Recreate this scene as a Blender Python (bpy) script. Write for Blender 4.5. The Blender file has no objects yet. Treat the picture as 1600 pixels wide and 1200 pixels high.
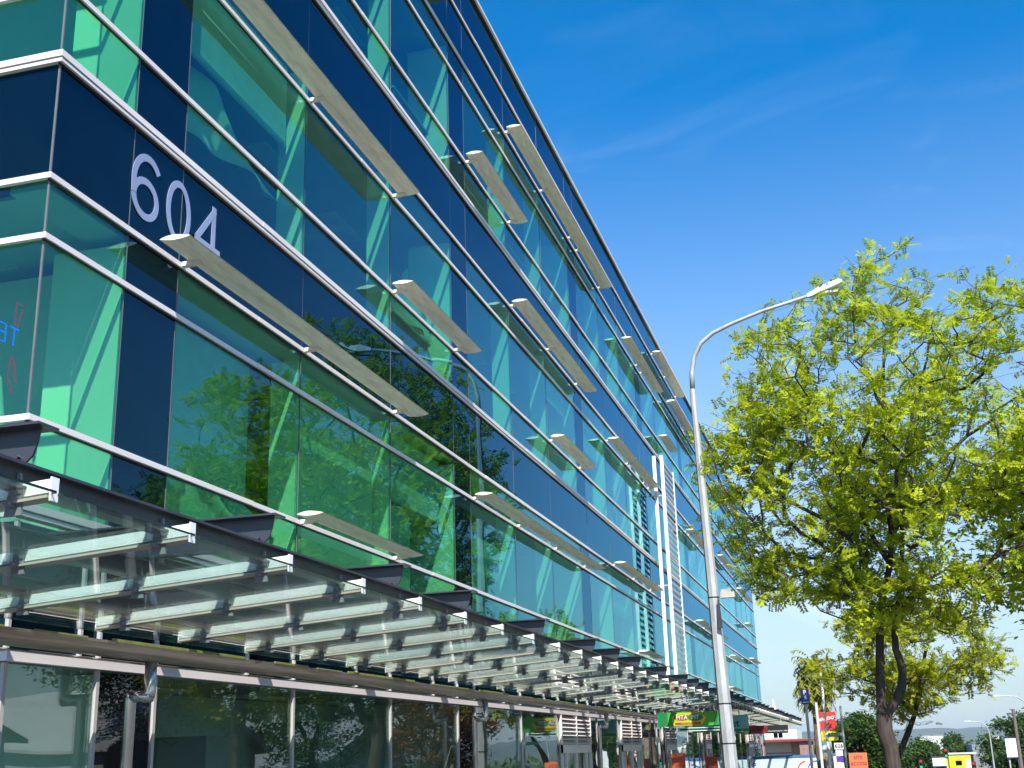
import bpy, math, random
import numpy as np
from mathutils import Vector, Matrix
random.seed(7); rng = np.random.default_rng(11)
S = bpy.context.scene
C = S.collection
R_ = math.radians

# ------------------------------------------------------------------ camera
cam = bpy.data.cameras.new('camera'); camo = bpy.data.objects.new('camera', cam); C.objects.link(camo)
cam.sensor_width = 36; cam.lens = 42.15; cam.clip_start = 0.05; cam.clip_end = 20000
p_, r_, y_ = R_(17.182), R_(-1.796), R_(-15.388)
fw = Vector((math.sin(y_)*math.cos(p_), math.cos(y_)*math.cos(p_), math.sin(p_)))
rt = Vector((math.cos(y_), -math.sin(y_), 0)); up = rt.cross(fw)
Rv = math.cos(r_)*rt + math.sin(r_)*up; Uv = -math.sin(r_)*rt + math.cos(r_)*up
M = Matrix((( Rv.x, Uv.x, -fw.x), (Rv.y, Uv.y, -fw.y), (Rv.z, Uv.z, -fw.z))).to_4x4()
M.translation = Vector((5.84, 0, 1.6)); camo.matrix_world = M
S.camera = camo

# ------------------------------------------------------------------ light, sky, exposure
sd = Vector((0.345, -0.847, 1.0)).normalized()
EL = math.asin(sd.z); AZ = math.atan2(sd.x, sd.y)
sun = bpy.data.lights.new('sun', 'SUN'); sun.energy = 5.0; sun.angle = R_(0.53); sun.color = (1.0, 0.955, 0.88)
suno = bpy.data.objects.new('sun', sun); C.objects.link(suno)
suno.rotation_euler = sd.to_track_quat('Z', 'Y').to_euler(); suno.location = (20, -40, 60)
W = bpy.data.worlds.new('World'); S.world = W; W.use_nodes = True
nt = W.node_tree; nt.nodes.clear()
def wn(t, **k):
    n = nt.nodes.new(t)
    for a, b in k.items(): setattr(n, a, b)
    return n
wo = wn('ShaderNodeOutputWorld'); wb = wn('ShaderNodeBackground'); sky = wn('ShaderNodeTexSky')
sky.sky_type = 'NISHITA'; sky.sun_disc = False; sky.sun_elevation = EL; sky.sun_rotation = AZ
sky.altitude = 0; sky.air_density = 1.0; sky.dust_density = 0.35; sky.ozone_density = 2.2
wb.inputs['Strength'].default_value = 0.108
tc = wn('ShaderNodeTexCoord')
sx = wn('ShaderNodeSeparateXYZ'); nt.links.new(tc.outputs['Generated'], sx.inputs[0])
ms = wn('ShaderNodeMapRange'); ms.inputs['From Min'].default_value = 0.05; ms.inputs['From Max'].default_value = 0.62
ms.inputs['To Min'].default_value = 0.66; ms.inputs['To Max'].default_value = 1.42; nt.links.new(sx.outputs['Z'], ms.inputs['Value'])
tn = wn('ShaderNodeMixRGB', blend_type='MULTIPLY'); tn.inputs['Fac'].default_value = 1; tn.inputs['Color2'].default_value = (.74, .97, 1.13, 1)
hs = wn('ShaderNodeHueSaturation'); nt.links.new(ms.outputs[0], hs.inputs['Saturation']); nt.links.new(tn.outputs[0], hs.inputs['Color'])
nt.links.new(sky.outputs[0], tn.inputs['Color1'])
mv = wn('ShaderNodeMapRange'); mv.interpolation_type = 'SMOOTHSTEP'; mv.inputs['From Min'].default_value = 0.0; mv.inputs['From Max'].default_value = 0.35
mv.inputs['To Min'].default_value = 0.56; mv.inputs['To Max'].default_value = 1.0; nt.links.new(sx.outputs['Z'], mv.inputs['Value']); nt.links.new(mv.outputs[0], hs.inputs['Value'])
# thin wispy cloud as noise over direction
mp = wn('ShaderNodeMapping'); mp.inputs['Scale'].default_value = (2.2, 2.2, 7.0)
nt.links.new(tc.outputs['Generated'], mp.inputs['Vector'])
n1 = wn('ShaderNodeTexNoise'); n1.inputs['Scale'].default_value = 1.7; n1.inputs['Detail'].default_value = 9; n1.inputs['Roughness'].default_value = 0.62; n1.inputs['Distortion'].default_value = 0.7
nt.links.new(mp.outputs[0], n1.inputs['Vector'])
cr = wn('ShaderNodeValToRGB'); cr.color_ramp.elements[0].position = 0.56; cr.color_ramp.elements[0].color = (0, 0, 0, 1)
cr.color_ramp.elements[1].position = 0.86; cr.color_ramp.elements[1].color = (0.62, 0.62, 0.62, 1)
nt.links.new(n1.outputs['Fac'], cr.inputs['Fac'])
mr = wn('ShaderNodeMapRange'); mr.inputs['From Min'].default_value = 0.0; mr.inputs['From Max'].default_value = 0.5
mr.inputs['To Min'].default_value = 1.0; mr.inputs['To Max'].default_value = 0.07
nt.links.new(sx.outputs['Z'], mr.inputs['Value'])
mm = wn('ShaderNodeMath', operation='MULTIPLY'); nt.links.new(cr.outputs['Color'], mm.inputs[0]); nt.links.new(mr.outputs[0], mm.inputs[1])
mx = wn('ShaderNodeMixRGB'); mx.inputs['Color2'].default_value = (6.6, 7.2, 8.2, 1)
nt.links.new(mm.outputs[0], mx.inputs['Fac']); nt.links.new(hs.outputs[0], mx.inputs['Color1'])
nt.links.new(mx.outputs[0], wb.inputs['Color']); nt.links.new(wb.outputs[0], wo.inputs['Surface'])
S.view_settings.view_transform = 'Standard'; S.view_settings.look = 'None'
S.view_settings.exposure = 0.92; S.view_settings.gamma = 1.0; S.view_settings.use_curve_mapping = False
S.render.engine = 'CYCLES'
cy = S.cycles
cy.max_bounces = 10; cy.diffuse_bounces = 3; cy.glossy_bounces = 5; cy.transmission_bounces = 6
cy.transparent_max_bounces = 28; cy.use_denoising = True; cy.sample_clamp_indirect = 4.0
try: cy.denoiser = 'OPENIMAGEDENOISE'
except Exception: pass

# ------------------------------------------------------------------ mesh helpers
class MB:
    def __init__(s): s.v = []; s.f = []; s.m = []
    def add(s, vs, fs, mi=0):
        o = len(s.v); s.v += [tuple(x) for x in vs]; s.f += [tuple(o+i for i in f) for f in fs]; s.m += [mi]*len(fs); return s
    def box(s, x0, x1, y0, y1, z0, z1, mi=0):
        v = [(x0,y0,z0),(x1,y0,z0),(x1,y1,z0),(x0,y1,z0),(x0,y0,z1),(x1,y0,z1),(x1,y1,z1),(x0,y1,z1)]
        return s.add(v, [(0,3,2,1),(4,5,6,7),(0,1,5,4),(1,2,6,5),(2,3,7,6),(3,0,4,7)], mi)
    def prism(s, prof, axis, a, b, mi=0):
        """prof: 2D loop; axis 'y' -> (x,z) profile swept in y ; 'x' -> (y,z) ; 'z' -> (x,y)"""
        n = len(prof)
        def P(q, t):
            return {'y': (q[0], t, q[1]), 'x': (t, q[0], q[1]), 'z': (q[0], q[1], t)}[axis]
        v = [P(q, a) for q in prof] + [P(q, b) for q in prof]
        f = [tuple(range(n))[::-1], tuple(range(n, 2*n))] + [(i, (i+1) % n, n+(i+1) % n, n+i) for i in range(n)]
        return s.add(v, f, mi)
    def tube(s, pts, rad, n=8, mi=0, cap=True, flat=None):
        pts = [Vector(p) for p in pts]
        if not hasattr(rad, '__len__'): rad = [rad]*len(pts)
        o = len(s.v); prev = None
        for i, p in enumerate(pts):
            d = (pts[min(i+1, len(pts)-1)] - pts[max(i-1, 0)]).normalized()
            if prev is None:
                a = Vector((0, 0, 1)) if abs(d.z) < .9 else Vector((1, 0, 0))
                u = d.cross(a).normalized()
            else: u = (prev - d*prev.dot(d)).normalized()
            prev = u; w = d.cross(u)
            for k in range(n):
                t = 2*math.pi*k/n
                s.v.append(tuple(p + (u*math.cos(t) + w*math.sin(t))*rad[i]))
        for i in range(len(pts)-1):
            for k in range(n):
                a = o+i*n+k; b = o+i*n+(k+1) % n
                s.f.append((a, b, b+n, a+n)); s.m.append(mi)
        if cap:
            s.f.append(tuple(o+k for k in range(n))[::-1]); s.m.append(mi)
            e = o+(len(pts)-1)*n
            s.f.append(tuple(e+k for k in range(n))); s.m.append(mi)
        return s
    def ribbon(s, pts, w, mat4, th=.006, closed=False, mi=0):
        """flat stroke along a 2D path, given thickness, placed by mat4 (x,y in plane, z out)"""
        n = len(pts); L = []; Rr = []
        for i in range(n):
            if closed: a, b = pts[(i-1) % n], pts[(i+1) % n]
            else: a, b = pts[max(i-1, 0)], pts[min(i+1, n-1)]
            d = Vector((b[0]-a[0], b[1]-a[1])).normalized(); nn = Vector((-d.y, d.x))*w/2
            L.append((pts[i][0]+nn.x, pts[i][1]+nn.y)); Rr.append((pts[i][0]-nn.x, pts[i][1]-nn.y))
        v = []
        for z in (0, th):
            for q in L + Rr: v.append(mat4 @ Vector((q[0], q[1], z)))
        f = []
        for i in range(n if closed else n-1):
            j = (i+1) % n
            f += [(2*n+i, 2*n+n+i, 2*n+n+j, 2*n+j), (i, j, n+j, n+i), (i, 2*n+i, 2*n+j, j), (n+i, n+j, 3*n+j, 3*n+i)]
        return s.add(v, f, mi)
    def mesh(s, name, mats, smooth=False):
        me = bpy.data.meshes.new(name); me.from_pydata(s.v, [], s.f)
        for m in (mats if isinstance(mats, (list, tuple)) else [mats]): me.materials.append(m)
        if any(s.m): me.polygons.foreach_set('material_index', s.m)
        if smooth: me.polygons.foreach_set('use_smooth', [True]*len(me.polygons))
        me.update(); return me
    def build(s, name, mats, parent=None, loc=None, smooth=False):
        return link(name, s.mesh(name, mats, smooth), parent, loc)
def link(name, me, parent=None, loc=None):
    o = bpy.data.objects.new(name, me); C.objects.link(o)
    if parent is not None: o.parent = parent
    if loc is not None: o.location = loc
    return o
def tag(o, label=None, cat=None, group=None, kind=None):
    if label: o['label'] = label
    if cat: o['category'] = cat
    if group: o['group'] = group
    if kind: o['kind'] = kind
    return o
def thing(name, loc, label, cat, group=None, rz=0):
    o = bpy.data.objects.new(name, None); C.objects.link(o); o.location = loc; o.rotation_euler = (0, 0, rz)
    o.empty_display_size = .3
    return tag(o, label, cat, group)
def text_mesh(txt, size, mat, th=.004, name='lettering', align='CENTER', bold=0.0):
    c = bpy.data.curves.new(name, 'FONT'); c.body = txt; c.size = size; c.extrude = th; c.align_x = align; c.align_y = 'CENTER'
    c.offset = bold; c.resolution_u = 3
    o = bpy.data.objects.new(name, c); C.objects.link(o)
    dg = bpy.context.evaluated_depsgraph_get(); dg.update()
    me = bpy.data.meshes.new_from_object(o.evaluated_get(dg)); me.materials.clear(); me.materials.append(mat)
    bpy.data.objects.remove(o); bpy.data.curves.remove(c); me.name = name
    return me
def fx(me, mat4):
    me.transform(mat4); return me
FACE_S = Matrix(((1,0,0,0),(0,0,-1,0),(0,1,0,0),(0,0,0,1)))   # text facing -Y (towards the camera): x->X, y->Z, z->-Y
FACE_E = Matrix(((0,0,1,0),(1,0,0,0),(0,1,0,0),(0,0,0,1)))    # text facing +X: x->Y, y->Z, z->X
def T(x, y, z): return Matrix.Translation((x, y, z))

# ------------------------------------------------------------------ materials
def mat(name):
    m = bpy.data.materials.new(name); m.use_nodes = True; t = m.node_tree; t.nodes.clear()
    o = t.nodes.new('ShaderNodeOutputMaterial'); return m, t, o
def noise(t, scale, detail=4, rough=.55, vec=None, coord='Object', stretch=None):
    c = t.nodes.new('ShaderNodeTexCoord'); n = t.nodes.new('ShaderNodeTexNoise')
    n.inputs['Scale'].default_value = scale; n.inputs['Detail'].default_value = detail; n.inputs['Roughness'].default_value = rough
    src = c.outputs[coord]
    if stretch:
        m = t.nodes.new('ShaderNodeMapping'); m.inputs['Scale'].default_value = stretch; t.links.new(src, m.inputs[0]); src = m.outputs[0]
    t.links.new(src, n.inputs['Vector']); return n
def ramp(t, src, p0, c0, p1, c1):
    r = t.nodes.new('ShaderNodeValToRGB'); e = r.color_ramp.elements
    e[0].position = p0; e[0].color = (*c0, 1); e[1].position = p1; e[1].color = (*c1, 1)
    t.links.new(src, r.inputs['Fac']); return r
def bump(t, src, strength, dist=.02):
    b = t.nodes.new('ShaderNodeBump'); b.inputs['Strength'].default_value = strength; b.inputs['Distance'].default_value = dist
    t.links.new(src, b.inputs['Height']); return b
def paint(name, c0, c1=None, rough=.5, metal=0., scale=3., bstr=0.15, spec=.5, stretch=None, p=(.35, .7), coord='Object', bscale=None):
    m, t, o = mat(name); b = t.nodes.new('ShaderNodeBsdfPrincipled')
    c1 = c1 or tuple(x*.82 for x in c0)
    n = noise(t, scale, 6, .6, stretch=stretch, coord=coord); r = ramp(t, n.outputs['Fac'], p[0], c1, p[1], c0)
    t.links.new(r.outputs[0], b.inputs['Base Color'])
    b.inputs['Roughness'].default_value = rough; b.inputs['Metallic'].default_value = metal
    if 'Specular IOR Level' in b.inputs: b.inputs['Specular IOR Level'].default_value = spec
    n2 = noise(t, bscale or scale*12, 3, .6, stretch=stretch, coord=coord); bb = bump(t, n2.outputs['Fac'], bstr, .004)
    t.links.new(bb.outputs[0], b.inputs['Normal']); t.links.new(b.outputs[0], o.inputs[0]); return m
def glass(name, tint, ior=1.5, wav=.012, rough=0.0, refl=(1, 1, 1), wscale=.35, grime=0):
    """pane: tinted see-through plus mirror reflection by Fresnel, with a faint roller-wave distortion"""
    m, t, o = mat(name)
    tr = t.nodes.new('ShaderNodeBsdfTransparent'); tr.inputs['Color'].default_value = (*tint, 1)
    gl = t.nodes.new('ShaderNodeBsdfGlossy'); gl.inputs['Roughness'].default_value = rough; gl.inputs['Color'].default_value = (*refl, 1)
    oi = t.nodes.new('ShaderNodeObjectInfo'); tm = t.nodes.new('ShaderNodeMixRGB'); tm.inputs[1].default_value = (*tint, 1); tm.inputs[2].default_value = (tint[0]*.86, tint[1]*.95, tint[2]*.95, 1)
    t.links.new(oi.outputs['Random'], tm.inputs[0]); t.links.new(tm.outputs[0], tr.inputs['Color'])
    fr = t.nodes.new('ShaderNodeFresnel'); ge = t.nodes.new('ShaderNodeNewGeometry'); iv = t.nodes.new('ShaderNodeMath'); iv.operation = 'MULTIPLY_ADD'
    t.links.new(ge.outputs['Backfacing'], iv.inputs[0]); iv.inputs[1].default_value = 1/ior-ior; iv.inputs[2].default_value = ior; t.links.new(iv.outputs[0], fr.inputs['IOR'])
    n = noise(t, wscale, 2, .4, coord='Object', stretch=(1, 1.0, 2.6)); bb = bump(t, n.outputs['Fac'], 1.0, wav)
    t.links.new(bb.outputs[0], gl.inputs['Normal'])
    mi = t.nodes.new('ShaderNodeMixShader'); t.links.new(fr.outputs[0], mi.inputs[0])
    src = tr.outputs[0]
    if grime:
        di = t.nodes.new('ShaderNodeBsdfDiffuse'); di.inputs[0].default_value = (.30, .29, .22, 1); ng = noise(t, 2.1, 9, .72, coord='Object', stretch=(.8, 1, 1)); rg = ramp(t, ng.outputs['Fac'], .45, (0, 0, 0), .8, (grime,)*3)
        m2_ = t.nodes.new('ShaderNodeMixShader'); t.links.new(rg.outputs[0], m2_.inputs[0]); t.links.new(src, m2_.inputs[1]); t.links.new(di.outputs[0], m2_.inputs[2]); src = m2_.outputs[0]
    t.links.new(src, mi.inputs[1]); t.links.new(gl.outputs[0], mi.inputs[2]); t.links.new(mi.outputs[0], o.inputs[0]); return m
def dark_glass(name, col, ior=1.9, wav=.006, refl=(1, 1, 1, 1)):
    m, t, o = mat(name)
    di = t.nodes.new('ShaderNodeBsdfDiffuse')
    n0 = noise(t, 2.2, 5, .6); r = ramp(t, n0.outputs['Fac'], .3, tuple(x*.7 for x in col), .8, tuple(x*1.25 for x in col)); t.links.new(r.outputs[0], di.inputs[0])
    gl = t.nodes.new('ShaderNodeBsdfGlossy'); gl.inputs['Roughness'].default_value = .0; gl.inputs['Color'].default_value = refl
    fr = t.nodes.new('ShaderNodeFresnel'); fr.inputs['IOR'].default_value = ior
    n = noise(t, .35, 2, .4, stretch=(1, 1, 2.6)); bb = bump(t, n.outputs['Fac'], 1.0, wav); t.links.new(bb.outputs[0], gl.inputs['Normal'])
    mi = t.nodes.new('ShaderNodeMixShader'); t.links.new(fr.outputs[0], mi.inputs[0])
    t.links.new(di.outputs[0], mi.inputs[1]); t.links.new(gl.outputs[0], mi.inputs[2]); t.links.new(mi.outputs[0], o.inputs[0]); return m
def emit(name, col, st):
    m, t, o = mat(name); e = t.nodes.new('ShaderNodeEmission'); e.inputs[0].default_value = (*col, 1); e.inputs[1].default_value = st
    t.links.new(e.outputs[0], o.inputs[0]); return m
def leafmat(name, a, b, tl=.45):
    m, t, o = mat(name)
    c = t.nodes.new('ShaderNodeTexCoord'); n = t.nodes.new('ShaderNodeTexNoise'); n.inputs['Scale'].default_value = 1.3; n.inputs['Detail'].default_value = 8; n.inputs['Roughness'].default_value = .75
    t.links.new(c.outputs['Object'], n.inputs['Vector'])
    r = ramp(t, n.outputs['Fac'], .35, a, .68, b)
    d = t.nodes.new('ShaderNodeBsdfPrincipled'); d.inputs['Roughness'].default_value = .6; d.inputs['Specular IOR Level'].default_value = .2
    tr = t.nodes.new('ShaderNodeBsdfTranslucent')
    t.links.new(r.outputs[0], d.inputs['Base Color']); t.links.new(r.outputs[0], tr.inputs['Color'])
    mi = t.nodes.new('ShaderNodeMixShader'); mi.inputs[0].default_value = tl
    t.links.new(d.outputs[0], mi.inputs[1]); t.links.new(tr.outputs[0], mi.inputs[2]); t.links.new(mi.outputs[0], o.inputs[0]); return m

GT = (.60, .875, .715)
m_glass = glass('green_tinted_glass', GT, 1.68, .005, refl=(.42, .83, 1.0))
m_shopglass = glass('shop_glass', (.80, .90, .86), 1.62, .008)
m_canglass = glass('canopy_glass', (.90, .96, .93), 1.42, .004, grime=.14)
m_spand = dark_glass('navy_spandrel_glass', (.0012, .006, .010), 1.50, refl=(.30, .74, 1.0, 1))
m_blackglass = dark_glass('black_glass', (.004, .006, .009), 1.5)
m_alu = paint('aluminium_transom', (.80, .73, .70), (.70, .63, .60), .42, 0, 1.2, .08, stretch=(1, .4, 4))
m_capshade = paint('cap_shade', (.02, .02, .022), None, .6)
m_alug = paint('grey_aluminium_mullion', (.46, .44, .43), (.38, .36, .35), .45)
m_joint = paint('grey_joint', (.13, .14, .15), None, .5)
m_white = paint('white_steel', (.86, .865, .84), (.76, .77, .74), .45, 0, 2.0, .08)
m_dsteel = paint('charcoal_steel', (.045, .048, .062), (.028, .03, .042), .38, 0, 2.5, .12)
m_stain = paint('stainless_gutter', (.62, .50, .40), (.30, .22, .16), .22, .55, 2.2, .1, stretch=(9, .35, 9))
m_pipe = paint('stainless_pipe', (.62, .60, .60), (.45, .43, .42), .22, .9, 3, .1)
m_moss = paint('yellow_lichen', (.34, .33, .05), (.2, .2, .06), .9, 0, 8, .5)
m_galv = paint('galvanised_steel', (.46, .47, .47), (.30, .31, .32), .55, .2, 2.2, .25, stretch=(2, 2, .7))
m_black = paint('black_plastic', (.018, .018, .02), None, .4)
m_wall = paint('interior_plaster', (.62, .64, .58), (.56, .58, .53), .8, 0, .6, .03)
m_fin = paint('white_reveal_paint', (.84, .86, .78), (.78, .80, .72), .8, 0, .6, .03)
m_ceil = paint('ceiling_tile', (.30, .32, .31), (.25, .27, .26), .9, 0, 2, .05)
m_slab = paint('concrete_slab', (.30, .30, .29), None, .9, 0, 2, .3)
m_blind = paint('pale_blind_fabric', (.64, .68, .66), (.56, .60, .58), .9, 0, 5, .1)
m_desk = paint('desk_wood', (.42, .33, .22), (.32, .24, .15), .5)
m_carpet = paint('office_carpet', (.10, .11, .12), None, 1.0)
m_digit = paint('frosted_vinyl', (.245, .30, .47), (.22, .27, .43), .6, 0, 9, .02)
m_bark = paint('tree_bark', (.072, .052, .042), (.028, .021, .018), .95, 0, 6.5, 1.0, stretch=(2.2, 2.2, .5), p=(.32, .68), bscale=22)
m_twig = paint('twig_bark', (.12, .09, .075), (.05, .038, .032), .95, 0, 3)
m_leaf = leafmat('spring_leaves', (.235, .335, .008), (.60, .66, .02), .5)
m_leaf2 = leafmat('spring_leaves_olive', (.22, .28, .01), (.54, .57, .02), .5)
m_leafd = leafmat('dark_foliage', (.025, .06, .012), (.08, .14, .02), .3)
m_leafr = leafmat('rust_foliage', (.12, .06, .02), (.24, .12, .04), .4)
m_frond = leafmat('palm_fronds', (.14, .18, .02), (.42, .42, .08), .35)
def blade_mat():
    m, t, o = mat('weathered_sun_blade'); b = t.nodes.new('ShaderNodeBsdfPrincipled')
    n = noise(t, 4, 7, .7, stretch=(3, .5, 1)); r = ramp(t, n.outputs['Fac'], .34, (.66, .61, .46), .66, (.92, .87, .72))
    # lichen along the trailing and leading edge (object x 0..0.32)
    c = t.nodes.new('ShaderNodeTexCoord'); s = t.nodes.new('ShaderNodeSeparateXYZ'); t.links.new(c.outputs['Object'], s.inputs[0])
    a = t.nodes.new('ShaderNodeMath'); a.operation = 'SUBTRACT'; t.links.new(s.outputs[0], a.inputs[0]); a.inputs[1].default_value = .16
    ab = t.nodes.new('ShaderNodeMath'); ab.operation = 'ABSOLUTE'; t.links.new(a.outputs[0], ab.inputs[0])
    n2 = noise(t, 14, 8, .75); ad = t.nodes.new('ShaderNodeMath'); ad.operation = 'MULTIPLY_ADD'; t.links.new(n2.outputs['Fac'], ad.inputs[0]); ad.inputs[1].default_value = .09; t.links.new(ab.outputs[0], ad.inputs[2])
    r2 = ramp(t, ad.outputs[0], .182, (0, 0, 0), .215, (.85, .85, .85))
    mx = t.nodes.new('ShaderNodeMixRGB'); t.links.new(r2.outputs[0], mx.inputs[0]); t.links.new(r.outputs[0], mx.inputs[1]); mx.inputs[2].default_value = (.34, .27, .10, 1)
    t.links.new(mx.outputs[0], b.inputs['Base Color']); b.inputs['Roughness'].default_value = .5
    t.links.new(b.outputs[0], o.inputs[0]); return m
m_blade = blade_mat()
m_bracket = paint('cream_bracket', (.78, .72, .62), (.6, .52, .42), .5)
m_concrete = paint('concrete', (.115, .112, .108), (.08, .078, .075), .9, 0, .8, .5)
m_asphalt = paint('asphalt', (.062, .062, .064), (.042, .042, .044), .9, 0, 1.2, 1.0, coord='Object', bscale=60)
m_paintw = paint('road_paint', (.75, .75, .72), (.6, .6, .58), .7, 0, 2)
m_grass = paint('far_ground', (.075, .10, .045), (.05, .07, .035), 1, 0, .02, .3)
def flat(name, c, rough=.55): return paint(name, c, tuple(x*.88 for x in c), rough, 0, 2.5, .05)

# ------------------------------------------------------------------ setting
prof = [(-80, 0), (-20, 0), (20, 0), (30, -.08), (40, -.35), (50, -.7), (66, -1.45), (88, -2.6), (110, -3.9), (140, -5.4), (200, -7.8), (300, -9), (6000, -9), (12000, -9)]
def gz(y):
    for (a, b), (c, d) in zip(prof, prof[1:]):
        if y <= c: return b + (d-b)*max(0, (y-a))/(c-a)
    return -9
def sheet(name, xs, dz, m, ys=None, kind='structure'):
    mb = MB(); ys = ys or [a for a, _ in prof]
    for a, b in zip(ys, ys[1:]):
        n = 1
        mb.add([(xs[0], a, gz(a)+dz), (xs[1], a, gz(a)+dz), (xs[1], b, gz(b)+dz), (xs[0], b, gz(b)+dz)], [(0, 1, 2, 3)])
    return tag(mb.build(name, m), kind=kind)
YS = [-80, -20, 0, 20, 25, 30, 35, 40, 45, 50, 58, 66, 77, 88, 99, 110, 125, 140, 170, 200, 250, 300]
sheet('ground', (-6000, 6000), -.30, m_grass, [a for a, _ in prof])
def slab(name, x0, x1, top, m, ys=YS, depth=.25):
    mb = MB()
    for a, b in zip(ys, ys[1:]):
        za, zb = gz(a)+top, gz(b)+top
        v = [(x0,a,za-depth),(x1,a,za-depth),(x1,b,zb-depth),(x0,b,zb-depth),(x0,a,za),(x1,a,za),(x1,b,zb),(x0,b,zb)]
        mb.add(v, [(0,3,2,1),(4,5,6,7),(0,1,5,4),(1,2,6,5),(2,3,7,6),(3,0,4,7)])
    return tag(mb.build(name, m), kind='structure')
slab('footpath', -3.0, 7.0, 0.0, m_concrete)
slab('kerb', 7.0, 7.15, 0.0, m_concrete)
slab('road', 7.15, 19.0, -.13, m_asphalt, depth=.12)
slab('kerb', 19.0, 19.15, 0.0, m_concrete)
slab('footpath', 19.15, 23.0, 0.0, m_concrete)
ml = MB()
for k in range(-3, 25):
    for xx in (10.1, 16.0):
        y = k*9.0; ml.add([(xx-.06, y, gz(y)-.125), (xx+.06, y, gz(y)-.125), (xx+.06, y+3, gz(y+3)-.125), (xx-.06, y+3, gz(y+3)-.125)], [(0,1,2,3)])
tag(ml.build('road_markings', m_paintw), kind='structure')
# far hills
def hills():
    mb = MB(); N = 160
    for row, (Y, H, seed) in enumerate(((5200, 62, 2), (6300, 88, 5))):
        v = []; rr = np.random.default_rng(seed); ph = rr.uniform(0, 6.28, 12)
        for i in range(N+1):
            x = -4200 + 8400*i/N
            h = H*(.62 + .16*math.sin(x/620+ph[0]) + .10*math.sin(x/240+ph[1]) + .06*math.sin(x/95+ph[2]) + .03*math.sin(x/40+ph[3]))
            v += [(x, Y-900, -9.5), (x, Y-250, h*.45), (x, Y, h), (x, Y+1500, -9.5)]
        f = []
        for i in range(N):
            a = 4*i
            for k in range(3): f.append((a+k, a+4+k, a+5+k, a+1+k))
        mb.add(v, f)
    return tag(mb.build('hills', paint('hill_forest', (.05, .075, .04), (.03, .05, .03), 1, 0, .003, .3), smooth=True), kind='structure')
hills()

# ------------------------------------------------------------------ office building
Y0, BAY, NB = 8.52, 9.08, 8
YB, YE = 7.41, 74.6
zs = dict(c0=2.38, d0=3.44, e1=4.14, a1=5.63, c1=6.155, d1=7.245, e2=7.93, a2=9.43, c2=9.97, d2=11.03, e3=11.75, a3=13.22, c3=13.76, t3=14.71, rf=15.63)
B = thing('office_building', (0, YB, 0), 'long four storey office block in green and navy glass with 604 on its corner', 'building')
B['label'] = 'long four storey green and navy glass office block numbered 604'
def bp(o): # keep world coordinates when parenting to the thing
    o.parent = B; o.location = Vector(o.location) - Vector((0, YB, 0)); return o
def BL(name, me, loc=(0, 0, 0)):
    return bp(link(name, me, None, loc))
# column grid along Y : (y0,y1,dark)
cols = [(YB, Y0, False)]
for k in range(NB):
    y = Y0 + BAY*k
    for a, b, d in ((y, y+.84, True), (y+.84, y+3.53, False), (y+3.53, y+6.35, False), (y+6.35, y+BAY, False)):
        if a >= YE-.2: break
        cols.append((a, min(b, YE), d))
rows = [('d0','e1','v'), ('e1','a1','v'), ('a1','c1','v'), ('c1','d1','s'), ('d1','e2','v'), ('e2','a2','v'), ('a2','c2','v'), ('c2','d2','s'), ('d2','e3','v'), ('e3','a3','v'), ('a3','c3','v'), ('c3','t3','s'), ('t3','rf','s')]
pane_cache = {}
def pane_mesh(w, h, m, th=.012, name='window_pane'):
    k = (round(w, 3), round(h, 3), m.name)
    if k not in pane_cache:
        mb = MB().box(-th, 0, -w/2, w/2, -h/2, h/2); pane_cache[k] = mb.mesh(name, m)
    return pane_cache[k]
for (ya, yb, dk) in cols:
    for (za, zb, kd) in rows:
        z0, z1 = zs[za]+.02, zs[zb]-.02; w = yb-ya-.018; h = z1-z0
        if kd == 'v' and not dk: nm, m = 'window_pane', m_glass
        else: nm, m = 'spandrel_panel', m_spand
        o = BL(nm, pane_mesh(w, h, m, name=nm), (0, (ya+yb)/2, (z0+z1)/2))
        o.rotation_euler = (0, R_(random.gauss(0, .10)), R_(random.gauss(0, .12)))
# return face (towards the camera) at Y=YB, running to -X
for (xa, xb) in ((-2.9, -.02), (-5.9, -2.92)):
    for (za, zb, kd) in rows:
        z0, z1 = zs[za]+.02, zs[zb]-.02
        nm, m = ('window_pane', m_glass) if kd == 'v' else ('spandrel_panel', m_spand)
        me = MB().box(xa, xb, 0, .012, z0, z1).mesh(nm, m); BL(nm, me, (0, YB, 0))
# transoms: projecting aluminium caps (wrap the corner)
def transom(z, h, dep=.07, name='transom'):
    mb = MB(); mb.box(-5.9, 0, YB-dep, YB-.001, z-h/2, z+h/2); ya = YB-dep
    for q in range(1, 26):                                  # extrusion lengths with tight butt joints
        yb = min(Y0+.84+2.76*q-1.2, YE); e = random.uniform(-.0016, .0016)
        mb.box(.001, dep+e*2, ya+(.004 if q > 1 else 0), yb, z-h/2+e, z+h/2+e); ya = yb
        if yb >= YE: break
    mb.box(.001, dep*.5, YB-.03, YE, z-h/2-.014, z-h/2-.002, 1)  # dark strip put in for the thin shadow below the cap
    BL(name, mb.mesh(name, [m_alu, m_capshade]))
for k in ('e1','a1','c1','e2','a2','c2','e3','a3','c3','t3'): transom(zs[k], .048, .042)
for k in ('d0','d1','d2'):
    transom(zs[k]+.02, .058, .055, 'floor_transom'); transom(zs[k]-.038, .030, .045, 'floor_transom')
transom(zs['rf']+.02, .06, .08, 'parapet_cap')
# thin vertical joints
for k in {round(a, 3) for a, _, _ in cols} | {YE}:
    cn = abs(k-YB) < .01; w = .006 if cn else .005
    mb = MB().box(-.012, .006 if cn else .001, k-w, k+w, zs['d0'], zs['rf'])
    BL('mullion_joint', mb.mesh('mullion_joint', m_joint))
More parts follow.
